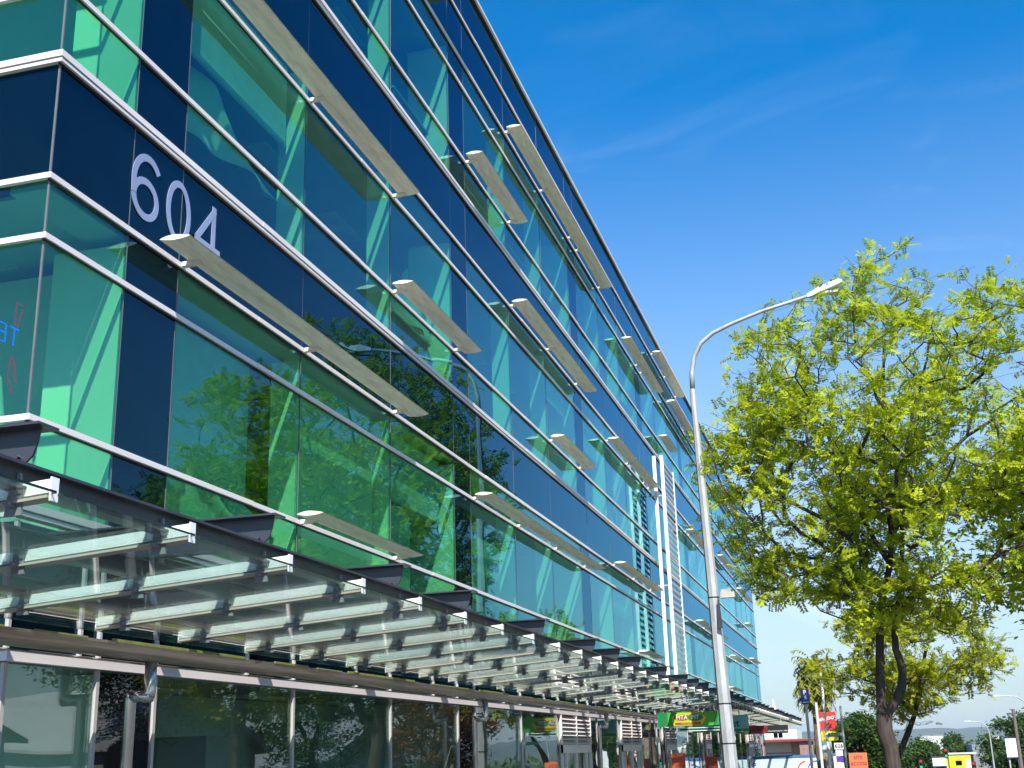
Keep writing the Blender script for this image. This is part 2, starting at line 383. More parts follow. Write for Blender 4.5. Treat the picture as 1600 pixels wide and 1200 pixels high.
# interior: slabs, ceilings, fins, columns, walls, blinds
DEP = 6.5
for i, (f0, f1) in enumerate((('c0','d0'), ('c1','d1'), ('c2','d2'), ('c3','t3'))):
    za, zb = zs[f0], zs[f1]
    BL('floor_slab', MB().box(-DEP, -.12, YB+.12, YE-.05, zb-.42, zb-.10).mesh('floor_slab', [m_slab]))
    BL('carpet', MB().box(-DEP, -.121, YB+.121, YE-.051, zb-.098, zb-.085).mesh('carpet', [m_carpet]))
    mb = MB()
    mb.box(-DEP, -.45, YB+.3, YE-.05, za+.03, za+.06)
    mb.box(-.45, -.08, YB+.1, YE-.05, za-.04, za+.06)       # bulkhead at the glass
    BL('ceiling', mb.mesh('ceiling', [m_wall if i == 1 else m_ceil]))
    lt = MB()
    y = YB+1.5
    while y < YE-2:
        for x in (-1.6, -3.6): lt.box(x-.15, x+.15, y, y+1.2, za+.005, za+.028)
        y += 2.4
    BL('ceiling_light', lt.mesh('ceiling_light', [m_wall]))
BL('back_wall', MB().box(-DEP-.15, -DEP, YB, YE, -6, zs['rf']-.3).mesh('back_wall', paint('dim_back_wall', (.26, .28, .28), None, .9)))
BL('roof', MB().box(-DEP, -.1, YB+.1, YE-.05, zs['t3']+.3, zs['t3']+.45).mesh('roof', m_slab))
BL('end_wall', MB().box(-DEP, 0.0, YE+.002, YE+.1, -6, zs['rf']).mesh('end_wall', m_spand))
storeys = [(zs['d0'], zs['c1']), (zs['d1'], zs['c2']), (zs['d2'], zs['c3'])]
fin_c = {}
for k in range(NB):
    y = Y0+BAY*k
    if y > YE-1: break
    for (a, b) in storeys:
        h = b-a-.1
        if 'col' not in fin_c: fin_c['col'] = {}
        c = MB().box(-.75, -.03, .0, .84, 0, h).mesh('column', m_fin) if round(h, 3) not in fin_c['col'] else fin_c['col'][round(h, 3)]
        fin_c['col'][round(h, 3)] = c
        BL('column', c, (0, y+.0, a-.02))
        for dy in (3.53, 6.35):
            if y+dy > YE-.5: continue
            key = ('fin', round(h, 3))
            if key not in fin_c: fin_c[key] = MB().box(-.36, -.03, 0, .05, 0, h).mesh('window_fin', m_fin)
            BL('window_fin', fin_c[key], (0, y+dy-.03, a-.02))
# partition walls facing the street end (sunlit), some bays
random.seed(21)
for (a, b) in storeys:
    for k in range(NB):
        y = Y0+BAY*k+.84
        if y > YE-1: break
        if random.random() < .35:
            BL('partition_wall', MB().box(-random.uniform(3, 6), -.76, 0, .1, 0, b-a-.1).mesh('partition_wall', m_wall), (0, y-.45, a-.02))
        # roller blinds, partly lowered
        for (p, q) in ((.9, 3.46), (3.6, 6.28), (6.42, 9.0)):
            if y-.84+q > YE: continue
            rr = random.random()
            if rr < .22:
                d = random.uniform(.35, 1.1)
                BL('roller_blind', MB().box(-.22, -.215, p+.06, q-.06, b-a-.1-d, b-a-.1).box(-.235, -.20, p+.06, q-.06, b-a-.13-d, b-a-.1-d).mesh('roller_blind', m_blind), (0, y-.84, a-.02))
# pale draped sheet shaped to stand for light patches, first full bay, lowest storey
def drape(y0, y1, z0, ztop, seed, x0=-.30):
    mb = MB(); rr = random.Random(seed); nu, nv = 40, 22; v = []
    for j in range(nv+1):
        for i in range(nu+1):
            u = i/nu; w = j/nv
            top = ztop(u); z = z0 + (top-z0)*w
            y = y0+(y1-y0)*u
            x = x0 - .05*math.sin(u*17+w*5) - .09*math.sin(u*6.3+2*w) - .3*w*u
            v.append((x, y, z))
    f = [(j*(nu+1)+i, j*(nu+1)+i+1, (j+1)*(nu+1)+i+1, (j+1)*(nu+1)+i) for j in range(nv) for i in range(nu)]
    v2 = [(a-.01, b, c) for a, b, c in v]; n = len(v)
    mb.add(v, f); mb.add(v2, [tuple(reversed(q)) for q in f])
    return mb.mesh('pale_drape', m_blind, True)
BL('pale_drape', drape(9.42, 12.0, 4.0, lambda u: 5.5-1.25*min(1, u*1.6)**.8+.55*max(0, u-.45)*math.sin(u*9), 1))
BL('pale_drape', drape(18.6, 21.0, 4.0, lambda u: 4.4+1.0*u, 3))
BL('pale_drape', drape(9.5, 11.9, 8.0, lambda u: 8.9-.5*u, 4))
BL('pale_drape', drape(15.2, 17.4, 8.0, lambda u: 8.3+1.1*u*u, 5))
BL('pale_drape', drape(7.6, 8.45, 3.5, lambda u: 4.9-.6*u, 6, -.7))
BL('pale_drape', drape(30.2, 33.0, 7.4, lambda u: 9.2-1.2*u, 8))
for ya_, yb_, z0_, z1_, x_ in ((9.42, 11.98, 4.0, 6.10, -.62), (12.12, 14.80, 3.5, 6.10, -.24), (15.0, 16.4, 3.5, 6.1, -.30), (18.55, 20.9, 3.6, 5.2, -.26), (9.45, 11.98, 3.45, 4.1, -.3)):
    BL('roller_blind', MB().box(x_-.006, x_, ya_, yb_, z0_, z1_).mesh('roller_blind', m_blind))
# desks by the windows
dm = MB().box(-.9, -.2, 0, 1.6, .70, .74).box(-.88, -.84, .05, .09, 0, .70).box(-.88, -.84, 1.5, 1.54, 0, .70).box(-.26, -.22, .05, .09, 0, .70).box(-.26, -.22, 1.5, 1.54, 0, .70).mesh('desk', m_desk)
for (a, b) in storeys:
    for k in range(NB):
        for q in (1.4, 4.2, 7.0):
            yy = Y0+BAY*k+q
            if yy+1.7 < YE and random.random() < .4: BL('desk', dm, (0, yy, a-.08))
# street number
def ell(cx, cy, rx, ry, a0, a1, n=40): return [(cx+rx*math.cos(R_(a0+(a1-a0)*i/n)), cy+ry*math.sin(R_(a0+(a1-a0)*i/n))) for i in range(n+1)]
def digit(mb_fn, name='street_number_digit'):
    mb = MB(); mb_fn(mb, T(.004, 0, 0) @ FACE_E); BL(name, mb.mesh(name, m_digit))
def d6(mb, M4):
    mb.ribbon(ell(8.735, 6.565, .185, .172, 0, 360, 48)[:-1], .068, M4, closed=True)
    mb.ribbon(ell(8.755, 6.70, .222, .278, 42, 178, 36) + [(8.535, 6.64), (8.545, 6.56)], .07, T(.002, 0, 0) @ M4)
def d0(mb, M4): mb.ribbon(ell(9.30, 6.685, .182, .29, 0, 360, 56)[:-1], .068, M4, closed=True)
def d4(mb, M4):
    mb.ribbon([(9.955, 6.37), (9.955, 7.03)], .075, M4); mb.ribbon([(9.975, 7.0), (9.64, 6.575)], .07, T(.002, 0, 0) @ M4)
    mb.ribbon([(9.60, 6.56), (10.09, 6.56)], .066, T(.004, 0, 0) @ M4)
digit(d6); digit(d0); digit(d4)
# sun blades (airfoil) with brackets
def blade(z, ya, yb):
    L = yb-ya; n = 10; prof2 = []
    for i in range(n+1): t = i/n; prof2.append((.32*t, .030*math.sin(math.pi*t**.8)))
    for i in range(n-1, 0, -1): t = i/n; prof2.append((.32*t, -.022*math.sin(math.pi*t)))
    mb = MB().prism(prof2, 'y', 0, L)
    o = BL('sun_blade', mb.mesh('sun_blade', m_blade), (.11, ya, z+.035))
    ys = sorted({round(c[0], 2) for c in cols if ya < c[0] < yb} )
    for y in ys:
        bm = MB().box(-.06, .06, -.028, .028, -.045, .0).box(.04, .13, -.036, .036, -.034, .004).tube([(-.04, 0, -.022), (.12, 0, -.014)], .026, 8)
        c = link('bracket', bracket_me.setdefault(0, bm.mesh('bracket', m_bracket)), o, (0, y-ya, -.012))
bracket_me = {}
BLADES = [('c1', 8.84, 15.25), ('e1', 11.8, 15.0), ('a2', 8.84, 14.95), ('c2', 20.98, 27.5), ('e3', 18.2, 21.3), ('c3', 20.98, 30.35),
 ('t3', 11.8, 17.85), ('e2', 14.64, 17.9), ('e2', 23.7, 26.9), ('a2', 30.1, 36.7), ('e3', 39.3, 41.75), ('a3', 33.1, 39.1), ('t3', 39.15, 45.05),
 ('c3', 42.1, 50.9), ('t3', 54.4, 57.1), ('c3', 57.6, 66.0), ('a2', 44.7, 49.7), ('e3', 63.4, 67.5), ('a3', 69.1, 71.3), ('a1', 18.3, 27.4),
 ('c1', 30.05, 36.2), ('e1', 32.75, 35.6), ('c2', 55.0, 59.9), ('a2', 63.1, 69.2), ('e2', 66.2, 68.5), ('c1', 45.6, 54.3), ('a1', 57.0, 61.5), ('c1', 67.2, 71.7), ('e1', 55.0, 59.5)]
for k, a, b in BLADES: blade(zs[k], a, b)
# white vertical screen frame with slats
for q in ((.23, .33, 36.80, 36.88), (.47, .57, 36.80, 36.88), (.47, .52, 39.37, 39.44)):
    BL('screen_frame', MB().box(*q, 3.15, 10.50).mesh('screen_frame', m_white))
sl = MB().box(.475, .50, 36.91, 39.35, 0, .085).mesh('screen_slat', m_alug); z = 3.3
while z < 10.4:
    BL('screen_slat', sl, (0, 0, z)); z += .19
tie = MB().box(.03, .46, 36.83, 36.87, 0, .04).mesh('screen_tie', m_alug)
for z in (6.4, 9.2): BL('screen_tie', tie, (0, 0, z))
# neon lettering behind the corner glass
neon_b = emit('blue_neon', (.02, .12, 1.0), 1.1); neon_r = emit('red_neon', (.9, .08, .12), .35)
nb_ = MB(); NX = -.75
def ntube(pts, mb, r=.008): mb.tube([(NX, y, z) for y, z in pts], r, 6)
yT, zT = 8.02, 5.02
# mirrored letters: text runs towards -Y
def letter(ch, y, z, s):
    g = {'T': [[(0, 1), (.8, 1)], [(.4, 1), (.4, 0)]], 'E': [[(.7, 1), (0, 1), (0, 0), (.7, 0)], [(0, .52), (.6, .52)]],
         'R': [[(0, 0), (0, 1), (.5, 1), (.72, .85), (.72, .65), (.5, .5), (0, .5)], [(.4, .5), (.75, 0)]]}[ch]
    for st in g: ntube([(y - a*s, z + b*s*1.25) for a, b in st], nb_)
for i, ch in enumerate('TER'): letter(ch, 8.14-.155*i, 5.03, .125)
BL('neon_lettering', nb_.mesh('neon_lettering', neon_b))
nr = MB(); ntube([(8.17, 5.42), (8.09, 5.42), (8.085, 5.22), (8.12, 5.21), (8.17, 5.38)], nr); ntube([(8.17, 4.72), (8.11, 4.93), (8.075, 4.93), (8.07, 4.72), (8.13, 4.62)], nr)
BL('neon_zigzag', nr.mesh('neon_zigzag', neon_r))

# ---- shopfront
SG = [(a, b, d) for a, b, d in cols]
zc = zs['c0']
vents = [(24.12, 26.82), (30.4, 33.1), (36.9, 39.6), (45.9, 48.6), (54.9, 57.7), (64.0, 66.7)]
fme = {}
def frame_bar(y, z0, z1, w=.040, name='shop_mullion'):
    k = (round(z1-z0, 3), w)
    if k not in fme: fme[k] = MB().box(-.02, .012, -w/2, w/2, 0, z1-z0).mesh(name, m_alug)
    BL(name, fme[k], (0, y, z0))
for a, b, d in SG:
    isv = any(v[0]-.6 < (a+b)/2 < v[1]+.6 for v in vents)
    z0 = gz(a)-.3
    if not (isv and not d):
        BL('shop_window_pane', MB().box(-.02, -.008, a+.03, b-.03, z0+.2, zc-.05).mesh('shop_window_pane', m_blackglass if d else m_shopglass))
    else:
        # louvred vent above a pair of glazed doors
        vf = MB().box(-.04, .045, a, a+.06, z0, zc-.04).box(-.04, .045, b-.06, b, z0, zc-.04).box(-.04, .045, (a+b)/2-.025, (a+b)/2+.025, 1.72, zc-.04).box(-.04, .045, a, b, 1.60, 1.76).box(-.04, .03, a+.4, a+.46, z0, 1.6).box(-.04, .03, b-.46, b-.4, z0, 1.6).box(-.04, .03, (a+b)/2-.03, (a+b)/2+.03, z0, 1.6)
        BL('vent_frame', vf.mesh('vent_frame', m_alu))
        smesh = MB().prism([(-.03, .0), (.04, -.05), (.04, -.04), (-.03, .012)], 'y', a+.06, b-.06).mesh('vent_slat', m_alu)
        z = 1.82
        while z < zc-.06: BL('vent_slat', smesh, (0, 0, z)); z += .078
        BL('vent_backing', MB().box(-.06, -.05, a+.02, b-.02, 1.7, zc-.02).mesh('vent_backing', m_black))
        BL('door_glass', MB().box(-.02, -.01, a+.06, b-.06, z0, 1.6).mesh('door_glass', m_shopglass))
    frame_bar(a, z0, zc-.045)
    if not d: frame_bar((a+b)/2 + .3, zc+.045, zs['d0']-.08, .03, 'fascia_mullion')
    frame_bar(a, zc+.045, zs['d0']-.08, .03, 'fascia_mullion')
    BL('fascia_panel', MB().box(-.03, -.018, a+.03, b-.03, zc+.05, zs['d0']-.08).mesh('fascia_panel', m_spand))
tz = MB().box(-.02, .045, YB-.045, YE, zc-.034, zc+.034).box(-5.9, -.02, YB-.045, YB-.001, zc-.034, zc+.034)
BL('shop_transom', tz.mesh('shop_transom', m_alu))
BL('shop_window_pane', MB().box(-2.9, -.05, YB, YB+.012, 0, zc-.05).mesh('shop_window_pane', m_shopglass))
BL('fascia_panel', MB().box(-5.9, -.03, YB+.02, YB+.03, zc+.05, zs['d0']-.08).mesh('fascia_panel', m_spand))
BL('shop_interior_wall', MB().box(-.65, -.55, 19.5, 20.1, -.5, zc+.1).mesh('shop_interior_wall', flat('mustard_wall', (.42, .34, .03))))
for yw in (9.2, 18.3, 27.3, 36.4, 45.5, 54.6, 63.6): BL('shop_partition', MB().box(-DEP, -.25, yw-.3, yw-.2, -6, zc+.1).mesh('shop_partition', m_wall))
BL('shop_floor', MB().box(-DEP, -.05, YB, YE, -6, -.02).mesh('shop_floor', m_carpet))
BL('shop_back_wall', MB().box(-2.3, -2.2, 9.6, 26.5, -3, zc+.1).mesh('shop_back_wall', m_wall))
for yp, hh in ((9.55, 2.3), (12.2, 1.9), (15.1, 2.1), (21.3, 1.6)):
    BL('shop_display', MB().box(-1.9, -1.1, yp, yp+.7, 0, hh).mesh('shop_display', flat('display_%d' % int(yp), (.34, .36, .33))))
# downpipes
def downpipe(y):
    mb = MB(); r = .047
    mb.tube([(.38, y, 2.40), (.38, y, 2.15), (.375, y, 2.13)], r, 14).tube([(.40, y, 2.13), (.20, y, 2.13)], r*.98, 14).tube([(.22, y, 2.155), (.21, y, 2.12), (.20, y, -1.5)], r, 14)
    o = bp(mb.build('downpipe', m_pipe, smooth=True))
for y in (8.68, 17.75, 26.75, 35.9, 45.0, 54.0): downpipe(y)

# ------------------------------------------------------------------ glass canopy
CN = thing('glass_canopy', (1.4, 20, 2.4), 'long sloping glass canopy on white purlins over the shopfronts', 'canopy')
def CL(name, me, loc=(0, 0, 0)): return link(name, me, CN, Vector(loc) - Vector((1.4, 20, 2.4)))
def ibeam(w, h, tf=.014, tw=.012):
    a, b = w/2, tw/2
    return [(-a, 0), (a, 0), (a, tf), (b, tf), (b, h-tf), (a, h-tf), (a, h), (-a, h), (-a, h-tf), (-b, h-tf), (-b, tf), (-a, tf)]
CY0, CY1 = 1.5, 71.5
def cz(x): return 2.58 + .0672*(x-.4)       # underside of purlins
for x, zt in ((2.36, 2.895), (1.50, 2.86), (.66, 2.80)):
    CL('longitudinal_beam', MB().prism([(x+a, zt-.12+b) for a, b in ibeam(.10, .12)], 'y', CY0, CY1).mesh('longitudinal_beam', m_dsteel))
py = []
y = 2.08
while y < CY1: py.append(y); y += 1.159
pm = MB()
# sloping T purlin: web + wide bottom flange, white; end plate
def slope(y0, y1, x0, x1, zb0, zb1, mi=0, mb=pm):
    v = [(x0,y0,cz(x0)+zb0),(x1,y0,cz(x1)+zb0),(x1,y1,cz(x1)+zb0),(x0,y1,cz(x0)+zb0),(x0,y0,cz(x0)+zb1),(x1,y0,cz(x1)+zb1),(x1,y1,cz(x1)+zb1),(x0,y1,cz(x0)+zb1)]
    mb.add(v, [(0,3,2,1),(4,5,6,7),(0,1,5,4),(1,2,6,5),(2,3,7,6),(3,0,4,7)], mi)
slope(-.010, .010, .42, 2.54, .012, .090)
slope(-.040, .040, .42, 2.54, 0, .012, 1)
slope(-.026, .026, 2.54, 2.548, -.012, .094); slope(-.026, .026, .412, .42, -.006, .082)
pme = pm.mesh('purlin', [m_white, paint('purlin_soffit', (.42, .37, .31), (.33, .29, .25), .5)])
bkm = MB().prism([(-.045, -.13), (.045, -.13), (.022, .06), (-.022, .06)], 'y', -.006, .006).tube([(0, -.06, -.085), (0, .03, -.085)], .013, 8).mesh('hanger_bracket', paint('bracket_grey', (.17, .18, .19), None, .5))
for y in py:
    o = CL('purlin', pme, (0, y, 0))
    for x, zt in ((2.36, 2.79), (1.50, 2.745), (.66, 2.69)):
        link('hanger_bracket', bkm, o, (x, -.018, zt))
for a, b in zip(py, py[1:]):
    g = MB(); slope(.022, b-a-.022, .30, 2.575, .014, .026, 0, g); g.m = [0, 0, 1, 1, 1, 1]
    k = 'cg'
    if k not in fin_c: fin_c[k] = g.mesh('canopy_glass_pane', [m_canglass, flat('glass_edge_green', (.004, .016, .014), .2)])
    CL('canopy_glass_pane', fin_c[k], (0, a, 0))
# cantilever arms
am = MB()
wb_ = [(-.25, 0), (2.26, 0), (2.33, .015), (2.38, .06), (2.40, .12), (2.41, .185), (-.25, .185)]
am.prism(wb_, 'y', -.006, .006); am.box(-.25, 2.45, -.075, .075, .185, .197); am.box(-.25, 2.2, -.04, .04, -.012, 0)
am.tube([(2.31, -.03, .055), (2.31, .03, .055)], .012, 6).tube([(2.25, -.03, .05), (2.25, .03, .05)], .012, 6)
ame = am.mesh('cantilever_arm', m_dsteel)
ays = [2.0, 4.28, 6.58]
for k in range(NB):
    for q in (8.84, 10.62, 13.40, 16.18):
        if q+BAY*k < CY1: ays.append(q+BAY*k)
for y in ays: CL('cantilever_arm', ame, (0, y+.17, 2.885))
# gutter : half pipe + lip + flat tray
gm = MB(); gx, gzc = .38, 2.505
pr = [(gx+.108*math.cos(R_(a)), gzc+.108*math.sin(R_(a))) for a in range(180, 361, 12)] + [(gx+.098*math.cos(R_(a)), gzc+.098*math.sin(R_(a))) for a in range(360, 179, -12)]
gm.prism(pr, 'y', CY0, CY1)
CL('gutter', gm.mesh('gutter', m_stain))
CL('gutter_tray', MB().prism([(.20, 2.40), (.31, 2.375), (.31, 2.385), (.20, 2.41)], 'y', CY0, CY1).mesh('gutter_tray', m_stain))
lc = MB(); rr = random.Random(4); y = 6.0
while y < 60:
    L = rr.uniform(.3, 2.2); lc.box(gx+.096, gx+.112, y, y+L, gzc-.004, gzc+.008+rr.uniform(0, .012)); y += L+rr.uniform(.0, .8)
tag(CL('lichen', lc.mesh('lichen', m_moss)), kind='stuff')

# ------------------------------------------------------------------ signs under the canopy
def hanging_sign(name, x0, x1, y, z0, z1, board, label, rods=True):
    t = thing(name, ((x0+x1)/2, y, z0), label, 'sign')
    w = (x1-x0)/2; h = z1-z0
    link('board', MB().box(-w, w, 0, .05, 0, h).mesh('board', board), t)
    if rods:
        for s in (-.7, .7): link('hanger', MB().box(s*w-.012, s*w+.012, .01, .03, h, 2.72-z0).mesh('hanger', m_galv), t)
    return t
def put(t, me, x, z, y=-.004, name='lettering'):
    return link(name, fx(me, T(x, y, z) @ FACE_S), t)
lg = flat('lime_green', (.10, .42, .03)); dg_ = flat('deep_green', (.01, .22, .06)); yl = flat('sign_yellow', (.72, .62, .02)); wh = flat('sign_white', (.8, .8, .8)); rd = flat('sign_red', (.62, .03, .03))
s1 = hanging_sign('hanging_sign', .98, 2.50, 30, 2.135, 2.465, lg, 'lime green shop board with a yellow and red emblem hanging beside the lamp pole')
link('colour_band', MB().box(-.755, -.52, -.003, 0, .004, .326).mesh('colour_band', dg_), s1)
link('colour_band', MB().prism([(.58, .004), (.755, .004), (.755, .326), (.66, .326)], 'y', -.003, 0).mesh('colour_band', dg_), s1)
link('emblem', MB().prism([(-.38, .02), (.30, .02), (.42, .2), (.2, .31), (-.25, .31), (-.42, .22)], 'y', -.003, 0).mesh('emblem', yl), s1)
ovp = lambda rx, rz, cx, cz_: [(cx+rx*math.cos(R_(a)), cz_+rz*math.sin(R_(a))) for a in range(0, 360, 15)]
link('emblem', MB().prism(ovp(.19, .088, .155, .20), 'y', -.006, -.003).mesh('emblem', rd), s1)
link('emblem', MB().prism(ovp(.175, .075, .155, .20), 'y', -.009, -.006).mesh('emblem', dg_), s1)
link('emblem', MB().prism(ovp(.20, .07, -.17, .20), 'y', -.0055, -.003).mesh('emblem', rd), s1)
put(s1, text_mesh('PITA', .135, wh, .002, bold=.004), -.17, .20, -.012); put(s1, text_mesh('PIT', .135, wh, .002, bold=.004), .155, .20, -.012)
link('strip', MB().box(-.34, .28, -.005, -.003, .035, .085).mesh('strip', rd), s1)
put(s1, text_mesh('FRESH THINKING', .042, yl, .001), -.03, .06, -.007)
tl_ = flat('teal_sign', (.18, .50, .52)); 
s2 = hanging_sign('hanging_sign', 1.0, 2.60, 36, 2.05, 2.50, tl_, 'pale teal market board half hidden behind the lamp pole')
put(s2, text_mesh('market', .30, flat('dark_teal', (.01, .08, .06)), .002, bold=.006), .12, .22)
link('strip', MB().box(-.8, .8, -.004, 0, .0, .07).mesh('strip', dg_), s2)
link('emblem', MB().prism(ovp(.05, .05, .68, .14), 'y', -.005, -.001).mesh('emblem', flat('sign_orange', (.7, .28, .05))), s2)
s2b = hanging_sign('hanging_sign', 1.28, 2.62, 31.2, 2.03, 2.12, wh, 'narrow white and dark green strip board hung below the lime green sign', False)
link('strip', MB().box(-.62, .62, -.004, 0, .025, .07).mesh('strip', flat('bottle_green', (.01, .10, .05))), s2b)
link('hanger', MB().box(-.5, -.48, .02, .04, .09, .69).box(.5, .52, .02, .04, .09, .69).mesh('hanger', m_galv), s2b)
s3 = hanging_sign('hanging_sign', 1.50, 3.10, 46, 2.06, 2.345, m_black, 'black shop board with red lettering and a round peach emblem under the canopy')
put(s3, text_mesh('NAMASTE', .15, rd, .002, bold=.004), -.25, .19); put(s3, text_mesh('EXPRESS', .15, rd, .002, bold=.004), -.25, .07)
put(s3, text_mesh('INDIAN RESTAURANT  OPEN', .055, wh, .001), .42, .08)
link('emblem', MB().prism(ovp(.11, .13, -.70, .12), 'y', -.01, -.002).mesh('emblem', flat('peach', (.8, .5, .36))), s3)
link('emblem', MB().prism(ovp(.055, .08, -.68, .13), 'y', -.014, -.01).mesh('emblem', wh), s3)
# shop banners standing in doorways
for (x, y, c, lb) in ((.75, 34.5, (.75, .12, .04), 'nearer of the two plain orange pavement banners under the canopy'), (1.05, 39.5, (.75, .10, .05), 'farther of the two plain orange pavement banners under the canopy')):
    t = thing('banner_stand', (x, y, gz(y)), lb, 'banner')
    link('panel', MB().box(-.19, .19, 0, .02, .15, 1.70).mesh('panel', flat('orange_banner', c)), t)
    link('foot', MB().box(-.3, .3, -.15, .17, 0, .05).box(-.02, .02, .02, .05, .05, 1.8).mesh('foot', m_galv), t)

# ------------------------------------------------------------------ street lamp by the building
def tube_obj(name, pts, rad, m, parent, n=8, smooth=False): return link(name, MB().tube(pts, rad, n).mesh(name, m, smooth), parent)
LP = thing('street_lamp', (2.88, 27.9, gz(27.9)), 'tall grey octagonal street lamp with curved arm in front of the glass block', 'street lamp')
def lx(p): return (p[0]-2.88, p[1]-27.9, p[2]-gz(27.9))
pole = [(2.90, 27.9, 0), (2.865, 27.9, 1.45), (2.80, 27.9, 4.2), (2.74, 27.9, 6.7), (2.68, 27.9, 9.3), (2.675, 27.9, 9.9)]
tube_obj('pole', [lx(p) for p in pole], [.172, .160, .132, .105, .073, .067], m_galv, LP, 8)
arm = [(2.675, 27.9, 9.9), (2.69, 27.89, 10.3), (2.78, 27.88, 10.72), (2.97, 27.86, 11.03), (3.27, 27.84, 11.24), (3.75, 27.82, 11.42), (4.5, 27.78, 11.63), (5.65, 27.72, 11.86)]
tube_obj('arm', [lx(p) for p in arm], [.062, .060, .057, .053, .05, .047, .043, .038], m_galv, LP, 10, True)
hd = MB(); hv = []
for t, w, h0, h1 in ((0, .05, -.05, .04), (.12, .07, -.07, .05), (.28, .13, -.08, .07), (.75, .13, -.06, .07), (.84, .06, -.02, .03)):
    hv += [(t, -w, h0+t*.30), (t, w, h0+t*.30), (t, w*.8, h1+t*.30), (t, -w*.8, h1+t*.30)]
hf = [(0,1,2,3)[::-1], (16,17,18,19)]
for i in range(4):
    for k in range(4): hf.append((4*i+k, 4*i+(k+1) % 4, 4*i+4+(k+1) % 4, 4*i+4+k))
hd.add(hv, hf)
head = link('lamp_head', hd.mesh('lamp_head', flat('lamp_housing', (.66, .67, .68))), LP, lx((5.58, 27.72, 11.86)))
link('lens', MB().box(.3, .72, -.1, .1, -.02, .03).mesh('lens', flat('lamp_lens', (.55, .56, .5), .15)), head)
for z in (1.7, 2.55, 4.9):
    x = 2.865+(z-1.45)*(-.0225); link('strap', MB().tube([(0, 0, -.012), (0, 0, .012)], .168-.0102*(z-1.45), 8).mesh('strap', m_black), LP, lx((x, 27.9, z)))
link('junction_box', MB().box(.10, .42, -.06, .10, 4.93, 5.06).box(.12, .34, -.05, .08, 5.06, 5.12).mesh('junction_box', paint('rusty_box', (.30, .18, .10), (.45, .43, .38), .8)), LP, (-.02, -.1, 0))
link('cable_cover', MB().prism([(.02, 4.25), (.13, 4.25), (.10, 4.9), (.06, 4.9)], 'y', -.22, -.17).mesh('cable_cover', m_dsteel), LP, (-.05, 0, 0))
def simple_lamp(x, y, z, h, reach, label):
    t = thing('street_lamp', (x, y, z), label, 'street lamp')
    tube_obj('pole', [(0, 0, 0), (0, 0, h*.86)], [.10, .05], m_galv, t)
    tube_obj('arm', [(0, 0, h*.86), (-.1*reach, 0, h*.94), (-.35*reach, 0, h*.985), (-reach, 0, h)], [.045, .04, .035, .03], m_galv, t)
    link('lamp_head', MB().prism([(-.45, -.03), (.1, -.03), (.1, .04), (-.35, .05)], 'y', -.10, .10).mesh('lamp_head', flat('lamp_housing_b', (.7, .7, .72))), t, (-reach, 0, h))
    return t
simple_lamp(15.95, 115, gz(115), 3.2-gz(115), 1.5, 'slim street lamp standing by the grey shed far down the road')
simple_lamp(15.8, 85, gz(85), 4.3-gz(85), 1.6, 'slim street lamp at the right edge of the photo')
simple_lamp(13.4, 150, gz(150), 1.9-gz(150), 1.5, 'farthest slim street lamp among the low green trees')

# ------------------------------------------------------------------ trees
def grow(targets, seeds, step=.35, jit=.10, bias=.25):
    """attach every target to the nearest node already grown, making a branching skeleton"""
    P = [np.array(s[0], float) for s in seeds]; par = [s[1] for s in seeds]
    arr = np.array(P); root = arr[0]
    tg = np.array(targets); order = np.argsort(np.linalg.norm((tg-arr[len(arr)//2]), axis=1))
    cap = np.zeros((len(targets)*14+len(P), 3)); n = len(P); cap[:n] = arr; tips = []
    for k in order:
        t = tg[k]; d = np.linalg.norm(cap[:n]-t, axis=1)
        # prefer joining lower nodes so that limbs rise
        cost = d + bias*np.maximum(0, cap[:n, 2]-t[2]+.2) + .05*np.linalg.norm(cap[:n]-root, axis=1)
        j = int(np.argmin(cost)); L = d[j]; m = max(1, min(12, int(L/step)))
        a = cap[j].copy(); pj = j
        sag = rng.normal(0, jit, 3)*min(L, 1.5)
        for i in range(1, m+1):
            u = i/m; q = a+(t-a)*u + sag*math.sin(math.pi*u) + (rng.normal(0, jit*.25, 3) if i < m else 0)
            q[2] += .10*L*math.sin(math.pi*u)*.6
            cap[n] = q; par.append(pj); pj = n; n += 1
        tips.append(pj)
    return cap[:n], par, tips
def skeleton_mesh(P, par, tips, r_tip, r_max, fixed={}, thick_n=7, power=2.35):
    n = len(P); w = np.zeros(n)
    for t in tips: w[t] += 1
    for i in range(n-1, 0, -1):
        if par[i] is not None and par[i] >= 0: w[par[i]] += max(w[i], .5) if w[i] else .5
    rad = r_tip*np.power(np.maximum(w, 1), 1/power); rad = np.minimum(rad, r_max)
    for i, r in fixed.items(): rad[i] = r
    mb = MB()
    child = {}
    for i in range(n):
        if par[i] is not None and par[i] >= 0: child.setdefault(par[i], []).append(i)
    # build chains following the heaviest child
    started = set(); stack = [0]
    while stack:
        s = stack.pop(); chain = [s]
        if par[s] is not None and par[s] >= 0: chain = [par[s], s]
        c = s
        while c in child:
            ch = sorted(child[c], key=lambda q: -rad[q] - (10 if q in fixed else 0)); nx = ch[0]
            for o in ch[1:]: stack.append(o)
            chain.append(nx); c = nx
        if len(chain) > 1:
            rr_ = [rad[q] for q in chain]
            if par[s] is not None and par[s] >= 0: rr_[0] = min(rad[chain[0]], rad[chain[1]]*1.15)
            k = 10 if max(rr_) > .12 else (6 if max(rr_) > .03 else 3)
            mb.tube([P[q] for q in chain], rr_, k, cap=False)
    return mb, rad
